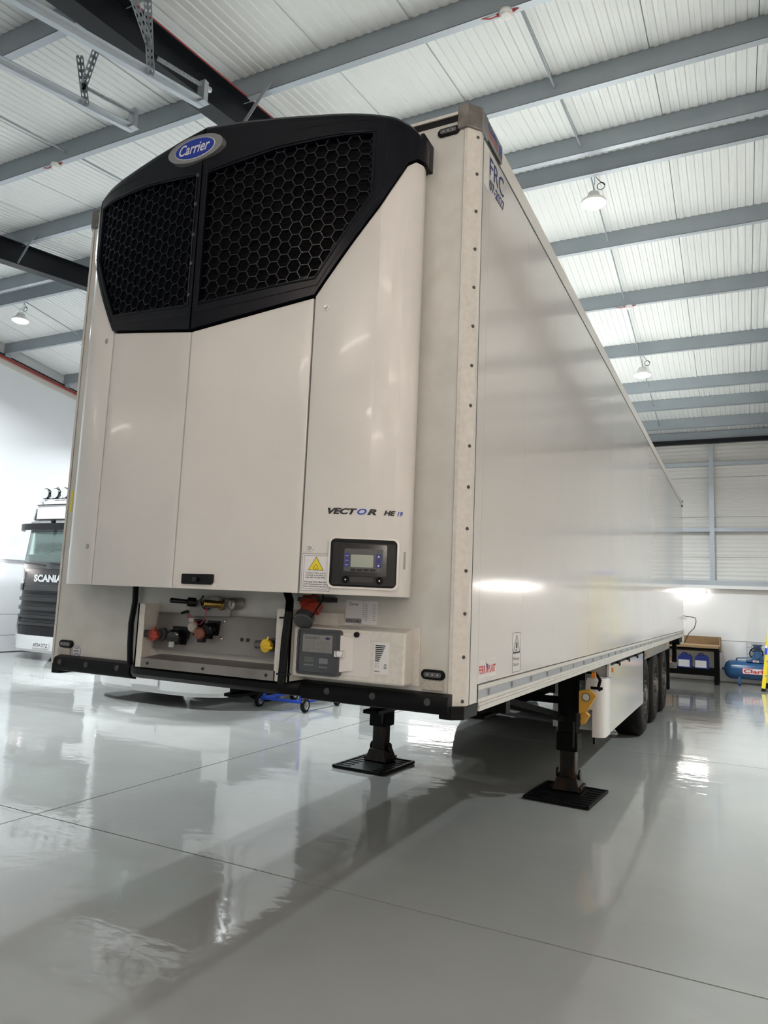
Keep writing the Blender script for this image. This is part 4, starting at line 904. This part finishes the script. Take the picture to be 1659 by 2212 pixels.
# pallet box (side locker) with rounded front corner and step-out
for s in (0, 1):
    X = (lambda x: x) if s else (lambda x: W - x)
    def poly(pts): return [(X(x), y) for x, y in pts]
    if s:
        rc = [(2.475, 3.78), (2.50, 3.78)] + [(2.50 + .085 * math.sin(a), 3.865 - .085 * math.cos(a)) for a in [i * PI / 12 for i in range(1, 7)]] + [(2.585, 4.08), (2.475, 4.08)]
        part(MB().prism([(x, y, .46) for x, y in rc], (0, 0, .52)), 'locker_corner', M['unit'], smooth=True, ang=50)
        part(MB().box(2.415, 2.475, 3.781, 4.08, .70, .98), 'locker_corner', M['unit'])
        part(MB().box(2.565, 2.585, 4.02, 4.08, .97, 1.11), 'locker_corner', M['unit'])
        for z in (.69, .80): part(MB().cyl((2.47, 3.781, z), (2.47, 3.776, z), .006, n=8), 'locker_screw', M['dgrey'])
        part(MB().box(2.46, 2.48, 3.9, 3.92, .38, .46), 'drain_spout', M['rubber'])
    bx = part(MB().box(min(X(2.05), X(2.585)), max(X(2.05), X(2.585)), 4.085, 6.62, .47, 1.08), 'pallet_locker', M['gel'])
    part(MB().box(min(X(2.4), X(2.575)), max(X(2.4), X(2.575)), 4.1, 6.6, 1.08, 1.118), 'locker_rail', M['chassis'])
    for y in (4.5, 5.2, 5.9): part(MB().box(min(X(2.58), X(2.597)), max(X(2.58), X(2.597)), y, y + .12, 1.075, 1.095).box(min(X(2.58), X(2.597)), max(X(2.58), X(2.597)), y + .13, y + .15, 1.05, 1.095), 'locker_latch', M['chassis'])
    part(MB().box(min(X(2.585), X(2.60)), max(X(2.585), X(2.60)), 4.15, 4.19, 1.02, 1.06), 'side_marker', M['amber'])
    part(MB().box(min(X(1.95), X(2.59)), max(X(1.95), X(2.59)), 6.68, 6.71, .60, 1.12), 'mudflap', M['rubber'])
    mg = part(MB().box(min(X(2.50), X(2.56)), max(X(2.50), X(2.56)), 6.95, 10.55, .98, 1.115), 'wheel_skirt', M['alu'])
    for k in range(7): MB().box(min(X(2.56), X(2.568)), max(X(2.56), X(2.568)), 6.96, 10.54, .985 + k * .019, .995 + k * .019).build('skirt_rib', M['alu'], mg)
    part(MB().box(min(X(2.565), X(2.58)), max(X(2.565), X(2.58)), 6.97, 7.01, 1.02, 1.06), 'side_marker', M['amber']); part(MB().box(min(X(2.565), X(2.58)), max(X(2.565), X(2.58)), 9.8, 9.84, 1.05, 1.09), 'side_marker', M['amber'])
    part(MB().box(min(X(2.0), X(2.56)), max(X(2.0), X(2.56)), 10.62, 10.64, .27, 1.1), 'mudflap', M['rubber'])
    # wheels
    for i, y in enumerate((7.12, 8.43, 9.74)):
        ox = X(2.17); d = (1 if s else -1, 0, 0)
        if i == 0 :
            tp = [(.385 * a, r) for a, r in ((.06, .30), (.0, .36), (.02, .47), (.10, .515), (.16, .53), (.84, .53), (.90, .515), (.98, .47), (1.0, .36), (.94, .30))]
            mb = MB().lathe(tp, (ox, 0, 0), d, 48)
            wh = part(mb, 'wheel', M['tyre'], smooth=True); wh.location = (0, y, .53)
            MB().lathe([(.385 * .94, .30), (.38, .285), (.33, .275), (.335, .262), (.33, .20), (.33, .145), (.355, .135), (.385, .11), (.40, .10), (.405, .08), (.405, 0)], (ox, 0, 0), d, 40).build('rim', M['rim'], wh, smooth=True)
            for k in range(10):
                a = 2 * PI * k / 10; c = Vector((ox + d[0] * .330, .172 * math.cos(a), .172 * math.sin(a)))
                MB().cyl(c, c + Vector(d) * .055, .017, .014, 6).build('wheel_nut', M['chrome'], wh)
            for k in range(8):
                a = 2 * PI * (k + .5) / 8; c = Vector((ox + d[0] * .333, .225 * math.cos(a), .225 * math.sin(a)))
                MB().cyl(c, c + Vector(d) * .004, .026, n=12).build('rim_hole', M['ink'], wh)
            w0 = wh
        else: copy_tree(w0, TR, (0, y, .53))
for y in (7.12, 8.43, 9.74): part(MB().cyl((.4, y, .53), (2.2, y, .53), .065, n=12), 'axle', M['chassis'])
# rear end: bumper, lamps
part(MB().box(.1, 2.5, 12.9, 13.05, .48, .6), 'rear_bumper', M['alu']); part(MB().box(.05, 2.55, 13.0, 13.3, .95, 1.1), 'rear_cross_beam', M['chassis'])
for s in (0, 1):
    X = (lambda x: x) if s else (lambda x: W - x)
    part(MB().box(min(X(2.40), X(2.58)), max(X(2.40), X(2.58)), 12.6, 13.35, 1.0, 1.13), 'rear_lamp_box', M['chassis'])
    part(MB().box(min(X(2.42), X(2.50)), max(X(2.42), X(2.50)), 12.9, 13.0, .6, 1.0), 'bumper_arm', M['chassis'])
part(MB().cyl((2.615, 13.41, 1.50), (2.665, 13.41, 1.50), .004, n=6).lathe([(0, .035), (.01, .035), (.01, .026), (0, .026)], Vector((2.64, 13.40, 1.50)), (0, -1, 0), 16), 'door_ring', M['chrome'])

# ------------------------------------------------------------------ two parked white truck cabs
def make_truck(loc, label, seed=0):
    t = thing('truck', label, 'truck', loc, 'white truck cabs parked on the left')
    # plan outline of the front, curved corners; f(x) returns y of the skin
    def fy(x, b=.0): a = abs(x) / 1.25; return b + .32 * a ** 5 + .03 * a * a
    def skin(nm, x0, x1, z0, z1, m, off=0, lean=0, n=14, th=.05, par=t):
        mb = MB(); vs = []
        for i in range(n + 1):
            x = x0 + (x1 - x0) * i / n
            for z in (z0, z1):
                y = fy(x, off) + lean * (z - z0); vs += [(x, y, z), (x, y + th, z)]
        fs = []
        for i in range(n):
            a, b = 4 * i, 4 * i + 4; fs += [(a, b, b + 2, a + 2), (a + 1, a + 3, b + 3, b + 1), (a, a + 1, b + 1, b), (a + 2, b + 2, b + 3, a + 3)]
        fs += [(0, 2, 3, 1), (4 * n, 4 * n + 1, 4 * n + 3, 4 * n + 2)]
        return mb.add(vs, fs).build(nm, m, par, smooth=True)
    cab = MB().box(-1.23, 1.23, .38, 2.3, 1.02, 1.95).box(-1.23, 1.23, .9, 2.3, 1.95, 3.0).build('cab_body', M['cabw'], t, bevel=.05)
    MB().box(-1.20, -1.14, .45, 2.2, 1.95, 3.0).box(1.14, 1.20, .45, 2.2, 1.95, 3.0).build('cab_side', M['cabw'], t)
    MB().box(-1.15, 1.15, .5, 2.2, 1.9, 1.98).box(-1.1, 1.1, .55, .9, 1.98, 2.12).box(-.97, .97, .16, .5, 1.98, 2.30).box(-.95, -.45, 1.3, 1.5, 1.98, 2.7).box(.45, .95, 1.3, 1.5, 1.98, 2.7).build('cab_interior', M['interior'], t)
    MB().box(-1.2, 1.2, .35, 5.8, .55, .95).build('chassis', M['chassis'], t)
    bp = skin('bumper', -1.25, 1.25, .22, .52, M['cabw'], -.05, 0)
    skin('bumper_lip', -1.2, 1.2, .17, .23, M['cabw'], -.02)
    skin('lower_intake', -.98, .98, .50, .72, M['blackp'], -.02)
    for k, (z0, z1) in enumerate(((.74, .84), (.90, 1.0), (1.07, 1.19), (1.27, 1.39), (1.47, 1.52))):
        skin('grille_bar', -1.1, 1.1, z0, z1 - .04, M['cabb'], -.055)
        for zz in (z1 - .03, z1 - .005): skin('grille_mesh', -1.02, 1.02, zz, zz + .012, M['dgrey'], -.02)
    skin('grille_back', -1.14, 1.14, .55, 1.52, M['blackp'], .0)
    for r_ in range(4): skin('grille_mesh', -.85, .85, 1.50 + r_ * .035, 1.515 + r_ * .035, M['dgrey'], -.045)
    skin('bonnet_panel', -1.14, 1.14, 1.50, 2.0, M['cabb'], -.045, .06)
    for s in (-1, 1):
        a, b = sorted((s * 1.16, s * 1.25))
        skin('corner_panel', a, b, .95, 2.0, M['cabw'], -.01, .02, 4)
        skin('headlamp', *sorted((s * .86, s * 1.17)), 1.64, 1.90, M['lampglass'], -.062, .03, 6) ; skin('headlamp_shell', *sorted((s * .84, s * 1.16)), 1.50, 1.64, M['gloss'], -.06, 0, 6)
        skin('lower_headlamp', *sorted((s * 1.02, s * 1.25)), .62, .86, M['lampglass'], -.06, 0, 5); skin('lamp_bezel', *sorted((s * 1.0, s * 1.25)), .55, .62, M['cabw'], -.055, 0, 5); skin('lamp_bezel', *sorted((s * 1.0, s * 1.25)), .86, .92, M['cabw'], -.055, 0, 5)
        skin('fog_lamp', *sorted((s * 1.0, s * 1.2)), .42, .50, M['lampglass'], -.07, 0, 4)
        MB().box(*sorted((s * 1.07, s * 1.25)), .60, .66, 2.0, 3.0).build('pillar', M['cabw'], t)
    lettering('lettering', 'SCANIA', M['chrome'], lambda x, z: Vector((x, fy(x, -.052) + .06 * .15, 1.70 + z)), .15, .90, bold=.05, parent=t, align='CENTER')
    # windscreen and surround
    skin('windscreen', -1.05, 1.05, 2.12, 2.82, M['glass'], -.02, .12, 12, .012)
    for x in (-1.22, .98): skin('screen_pillar', x, x + .24, 2.0, 2.85, M['cabb'], -.03, .12, 3)
    skin('screen_sill', -1.19, 1.19, 1.98, 2.13, M['dgrey'], -.04, .05); skin('screen_header', -1.19, 1.19, 2.80, 2.92, M['dgrey'], .06, .1)
    skin('sun_visor', -1.27, 1.27, 2.83, 2.97, M['blackp'], -.18, -.05)
    for x in (-.75, .05): MB().bar((x, -.06, 2.10), (x + .62, -.05, 2.05), .03, .02).build('wiper', M['blackp'], t)
    MB().tube([Vector((-.40 + .24 * math.cos(a), .42 + .10 * math.sin(a), 2.34 + .10 * math.sin(a))) for a in [i * PI / 10 for i in range(21)]], .016, 6).build('steering_wheel', M['interior'], t)
    MB().tube([Vector((-.83, .22, 2.3)), Vector((-.83, .22, 2.42)), Vector((-.78, .22, 2.46)), Vector((-.72, .22, 2.42)), Vector((-.72, .22, 2.3))], .012, 6).build('mirror_arm', M['interior'], t)
    # high roof with light board and spots
    skin('roof_front', -1.18, 1.18, 2.92, 3.20, M['cabw'], .10, .25); skin('roof_front', -1.08, 1.08, 3.18, 3.46, M['cabw'], .18, .3)
    MB().box(-1.05, 1.05, .5, 2.2, 2.95, 3.52).build('roof_shell', M['cabw'], t, bevel=.12)
    skin('sign_board', -.82, .82, 3.10, 3.42, M['paper'], .10, .05); skin('sign_trim', -.84, .84, 3.42, 3.435, M['ink'], .09, .05); skin('sign_trim', -.84, .84, 3.085, 3.10, M['ink'], .07, .05)
    skin('roof_lip', -1.15, 1.15, 3.00, 3.05, M['greyp'], .05, 0)
    for s in (-1, 1): skin('roof_lamp', *sorted((s * .88, s * 1.12)), 3.10, 3.36, M['gloss'], .10, .15, 4); skin('roof_lamp_lens', *sorted((s * .93, s * 1.07)), 3.15, 3.29, M['lampglass'], .09, .15, 4)
    MB().tube([(-1.1, .55, 3.45), (-1.02, .4, 3.56), (-.8, .34, 3.58), (.8, .34, 3.58), (1.02, .4, 3.56), (1.1, .55, 3.45)], .03, 8).build('light_bar', M['chrome'], t, smooth=True)
    for i in range(6):
        x = -.80 + i * .32
        MB().lathe([(0, .0), (.0, .10), (-.03, .125), (-.09, .13), (-.10, .12)], Vector((x, .40, 3.72)), (0, 1, 0), 22).build('spot_lamp', M['gloss'], t, smooth=True)
        MB().cyl((x, .305, 3.72), (x, .295, 3.72), .112, n=22).build('spot_lens', M['lampglass'], t)
    for x in (-.64, .64): MB().lathe([(0, .05), (.06, .055), (.10, .02), (.10, 0)], Vector((x, .5, 3.80)), (0, 0, 1), 14).build('beacon', M['chrome'], t, smooth=True)
    MB().lathe([(0, .06), (-.05, .05), (-.06, 0)], Vector((.0, -.02, 3.03)), (0, 1, 0), 14).build('camera_pod', M['blackp'], t, smooth=True)
    # wheels
    for y in (1.45, 4.9):
        for s in (-1, 1):
            d = (s, 0, 0); o = (s * .88, y, .51)
            wh = MB().lathe([(.31 * a, r) for a, r in ((.06, .29), (.0, .36), (.03, .47), (.14, .51), (.86, .51), (.97, .47), (1.0, .36), (.94, .29))], o, d, 36).build('wheel', M['tyre'], t, smooth=True)
            MB().lathe([(.29, .29), (.24, .27), (.14, .2), (.14, .12), (.2, .1), (.22, 0)], o, d, 24).build('rim', M['chrome'], wh, smooth=True)
    for s in (-1, 1): MB().box(*sorted((s * 1.1, s * 1.24)), 2.2, 4.2, .25, .95).build('side_skirt', M['cabw'], t, bevel=.03)
    np = MB().box(-.26, .26, -.072, -.060, .27, .39).build('number_plate', M['paper'], t)
    return t
def plate_text(t, txt): lettering('plate_text', txt, M['ink'], lambda x, z: Vector((x, -.0735, .292 + z)), .075, .46, bold=.01, parent=t, align='CENTER')
t1 = make_truck((-9.87, 7.8, 0), 'white truck cab with a black grille and roof spot lamps, at the left edge'); plate_text(t1, 'AP24 DTZ')
t2 = copy_tree(t1, None, (-3.92, 4.85, 0)); t2['label'] = 'white truck cab hidden behind the trailer, only its low bumper showing'
for c in list(t2.children):
    if c.name.startswith('plate_text'): bpy.data.objects.remove(c)

# ------------------------------------------------------------------ small things
def wheel(nm, c, r, wd, par, m='rubber'):
    h = MB().lathe([(-wd / 2, r * .6), (-wd / 2, r * .92), (-wd / 3, r), (wd / 3, r), (wd / 2, r * .92), (wd / 2, r * .6)], c, (1, 0, 0), 26).build(nm, M[m], par, smooth=True)
    MB().lathe([(-wd / 2, r * .62), (-wd / 4, r * .5), (-wd / 4, r * .25), (-wd / 2 - .005, r * .2), (-wd / 2 - .005, 0)], c, (1, 0, 0), 20).lathe([(wd / 2, r * .62), (wd / 4, r * .5), (wd / 4, r * .25), (wd / 2 + .005, r * .2), (wd / 2 + .005, 0)], c, (1, 0, 0), 20).build('wheel_hub', M['alu'], h, smooth=True)
d = thing('trolley', 'blue tubular trolley on rubber-tyred wheels standing behind the trailer', 'trolley', (-2.12, 5.72, 0))
R_ = .095
for x in (-.46, .32):
    for y in (0, .9): wheel('wheel', (x, y, R_), R_, .05, d)
MB().box(-.43, .29, -.02, .02, .11, .15).box(-.43, .29, .88, .92, .11, .15).box(-.43, -.39, 0, .9, .11, .15).box(.25, .29, 0, .9, .11, .15).build('frame', M['bluem'], d, bevel=.004)
MB().cyl((-.46, 0, R_), (-.40, 0, R_), .012, n=8).cyl((.26, 0, R_), (.32, 0, R_), .012, n=8).cyl((-.46, .9, R_), (-.40, .9, R_), .012, n=8).cyl((.26, .9, R_), (.32, .9, R_), .012, n=8).build('axle_stub', M['bluem'], d)
for x in (-.38, .24): MB().box(x - .018, x + .018, -.016, .016, .15, .8).build('upright', M['bluem'], d)
MB().box(-.40, .26, -.016, .016, .8, .835).box(-.40, .26, -.016, .016, .45, .48).build('cross_bar', M['bluem'], d)

# workbench
b = thing('workbench', 'wooden-topped workbench with black legs and a plywood back board against the far wall', 'workbench', (2.2, 15.75, 0))
MB().box(-1.0, 1.02, -.42, .40, .815, .875).build('bench_top', M['wood'], b, bevel=.004)
MB().box(-1.0, 1.06, .40, .42, .70, 1.06).build('back_board', M['ply'], b)
MB().prism([(1.025, -.35, .79), (1.025, .41, .72), (1.025, .41, 1.04), (1.025, -.1, .90), (1.025, -.40, .86)], (.018, 0, 0)).build('end_board', M['ply'], b)
for x in (-.95, .97):
    for y in (-.36, .34): MB().box(x - .05, x + .05, y - .04, y + .04, 0, .81).build('leg', M['chassis'], b)
MB().box(-.9, .92, -.34, .34, .30, .33).box(-.9, .92, -.38, -.34, .19, .31).build('lower_shelf', M['chassis'], b)
MB().box(-.9, .92, -.38, -.34, .76, .81).build('apron_rail', M['chassis'], b)
jn = None
for i, (x, lb) in enumerate(((2.50, 'blue jerrycan with a white label on the bench shelf, left of the pair'), (2.86, 'blue jerrycan with a white label on the bench shelf, next to the bench leg'))):
    if i == 0:
        jn = thing('jerrycan', lb, 'jerrycan', (x, 15.52, .332), 'blue jerrycans on the lower shelf')
        MB().prism([(-.15, -.13, 0), (.15, -.13, 0), (.15, -.13, .25), (.10, -.13, .31), (-.10, -.13, .31), (-.15, -.13, .25)], (0, .26, 0)).build('can_body', M['jerry'], jn, bevel=.012)
        MB().box(-.14, .10, -.134, -.131, .03, .19).build('can_label', M['paper'], jn)
        MB().tube([(-.07, 0, .30), (-.06, 0, .34), (.03, 0, .34), (.04, 0, .30)], .014, 8).build('can_handle', M['jerry'], jn)
    else: c = copy_tree(jn, None, (x, 15.52, .332)); c['label'] = lb
cb = thing('cardboard_box', 'small brown cardboard box on the bench shelf left of the jerrycans', 'box', (2.12, 15.52, .332)); MB().box(-.09, .09, -.1, .1, 0, .24).build('box_shell', M['card'], cb); MB().box(-.09, .0, -.103, -.1, .2, .24).build('box_flap', M['card'], cb)
cb = thing('cardboard_box', 'tall narrow brown box between the jerrycans and the smaller box', 'box', (2.265, 15.55, .332)); MB().box(-.03, .04, -.1, .1, 0, .30).build('box_shell', M['card'], cb); MB().box(-.03, .04, -.103, -.1, .12, .16).build('box_tape', M['ply'], cb)
bt = thing('spray_bottle', 'white squeeze bottle lying on its side on the bench top', 'bottle', (2.17, 15.45, .92))
MB().lathe([(-.11, 0), (-.11, .042), (.05, .044), (.09, .02), (.12, .016), (.12, 0)], (0, 0, 0), (1, -.15, 0), 18).build('bottle_body', M['white_plastic'], bt, smooth=True)
cl = MB().lathe([(0, 0), (.002, .08), (.03, .07), (.05, .03), (.055, 0)], (0, 0, 0), (0, 0, 1), 10).build('cleaning_cloth', M['lime']); cl.location = (1.99, 15.45, .876); tag(cl, 'crumpled yellow-green cloth on the bench beside the lying bottle', 'cloth')
ps = thing('pump_sprayer', 'tall white pump sprayer on the bench with a thin black hose looping up', 'sprayer', (2.38, 15.6, .877))
MB().lathe([(0, 0), (0, .095), (.30, .095), (.42, .05), (.52, .035), (.56, .0)], (0, 0, 0), (0, 0, 1), 20).build('sprayer_tank', M['white_plastic'], ps, smooth=True)
MB().cyl((0, 0, .5), (0, 0, .6), .015, n=8).bar((-.06, 0, .6), (.06, 0, .6), .02, .02).build('pump_handle', M['blackp'], ps)
MB().tube([(.09, -.02, .02), (.13, -.02, .10), (.20, -.02, .25), (.32, -.02, .38), (.36, -.02, .53), (.35, -.02, .62), (.28, -.02, .635), (.14, -.02, .65)], .009, 6).build('hose', M['blackp'], ps, smooth=True)
MB().bar((.14, -.02, .65), (.20, -.02, .64), .03, .02).cyl((.14, -.02, .655), (-.02, -.02, .67), .005, n=6).build('spray_lance', M['blackp'], ps)

# compressor
k = thing('air_compressor', 'blue belt-driven air compressor with a horizontal tank, by the yellow ladder', 'compressor', (4.02, 15.93, -.075))
MB().lathe([(-.70, 0), (-.695, .08), (-.66, .155), (-.60, .20), (-.54, .215), (.54, .215), (.60, .20), (.66, .155), (.695, .08), (.70, 0)], (0, 0, .42), (1, 0, 0), 32).build('tank', M['bluet'], k, smooth=True)
MB().cyl((-.70, 0, .42), (-.75, 0, .42), .03, n=10).build('tank_plug', M['blued'], k)
MB().box(-.24, .5, -.15, .15, .615, .66).build('pump_deck', M['bluet'], k, bevel=.005)
for x in (-.38, .38):
    for y in (-.14, .14): MB().box(x - .03, x + .03, y - .02, y + .02, .10, .27).build('tank_foot', M['bluet'], k); MB().cyl((x, y, .075), (x, y, .105), .03, n=10).build('rubber_pad', M['rubber'], k)
MB().prism([(-.13, -.16, .66), (.13, -.16, .66), (.075, -.16, .86), (-.075, -.16, .86)], (0, .2, 0)).cyl((0, -.17, .75), (0, -.2, .75), .05, n=14).build('crankcase', M['bluet'], k, bevel=.008)
mb = MB()
for i in range(6): mb.box(-.085, .085, -.15, .04, .86 + i * .022, .872 + i * .022)
mb.box(-.06, .06, -.13, .02, .86, 1.0).box(-.10, .10, -.15, .04, .99, 1.02); mb.build('cylinder_head', M['blued'], k)
MB().lathe([(-.02, .15), (.02, .15), (.02, .125), (-.02, .125), (-.02, .15)], (-.02, .12, .80), (0, 1, 0), 28).build('flywheel', M['chassis'], k, smooth=True)
for i in range(5): a = 2 * PI * i / 5; MB().bar((-.02, .12, .80), (-.02 + .13 * math.cos(a), .12, .80 + .13 * math.sin(a)), .02, .02, Vector((0, 1, 0))).build('flywheel_spoke', M['chassis'], k)
MB().lathe([(-.16, .09), (.16, .09), (.17, 0)], (.38, .05, .78), (0, 1, 0), 18).build('motor', M['chassis'], k, smooth=True)
mb = MB()
for i in range(13): mb.box(-.22, .60, .17, .174, .62 + i * .034, .632 + i * .034)
for i in range(9): mb.box(-.22 + i * .1, -.21 + i * .1, .17, .176, .62, 1.04)
mb.build('belt_guard', M['galv'], k)
MB().tube([(-.06, -.1, .72), (-.3, -.1, .70), (-.42, -.08, .69), (-.44, -.05, .66), (-.44, -.03, .61)], .015, 8).build('delivery_pipe', M['blued'], k, smooth=True)
kb = lambda x, z: Vector((x, -.217, z))
MB().prism([kb(x, z) for x, z in rrect(-.32, .38, .345, .475, .025)], (0, -.003, 0)).build('name_plate', M['redp'], k); MB().prism([kb(x, z) + Vector((0, -.003, 0)) for x, z in rrect(-.312, .372, .352, .468, .02)], (0, -.002, 0)).build('name_plate', M['paper'], k)
lettering('lettering', 'Clarke', M['redp'], lambda x, y: Vector((-.295 + x, -.2235, .372 + y)), .082, .56, bold=.035, parent=k)
for x, m_ in ((-.04, 'paper'), (.20, 'yel')): MB().box(x - .06, x + .06, -.153, -.150, .618, .66).build('small_label', M[m_], k)
MB().bar((-.08, -.155, .64), (.0, -.155, .64), .006, .012).bar((-.04, -.155, .62), (-.04, -.155, .658), .01, .006).build('flag_mark', M['redp'], k)

# yellow step ladder
ld = thing('step_ladder', 'tall yellow fibreglass step ladder with black feet at the right edge of the photo', 'ladder', (4.52, 15.0, 0))
def rail(x0, y0, x1, y1, z1, nm): MB().bar((x0, y0, .06), (x1, y1, z1), .075, .03, Vector((0, 1, 0))).build(nm, M['yellow'], ld, bevel=.003); MB().bar((x0 - (x1 - x0) * .01, y0, 0), (x0 + (x1 - x0) * .05, y0 + (y1 - y0) * .045, .12), .085, .045, Vector((0, 1, 0))).build('foot', M['rubber'], ld)
for s in (-1, 1):
    rail(s * .42, -.30, s * .14, .25, 2.5, 'front_rail'); rail(s * .34, .52, s * .12, .34, 2.45, 'rear_rail')
for i in range(1, 8): z = i * .31; f = z / 2.5; hw = .42 - .28 * f; MB().box(-hw, hw, -.33 + .55 * f, -.25 + .55 * f, z, z + .03).build('step', M['alu'], ld)
MB().box(-.22, .22, .18, .46, 2.46, 2.53).build('ladder_top', M['bluem'], ld, bevel=.01)
for s in (-1,): MB().bar((s * .358, -.16, .78), (s * .345, -.13, .92), .05, .006, Vector((0, 1, 0))).build('rail_label', M['bluem'], ld); MB().bar((s * .345, -.13, .92), (s * .340, -.12, .97), .05, .006, Vector((0, 1, 0))).build('rail_label', M['paper'], ld)
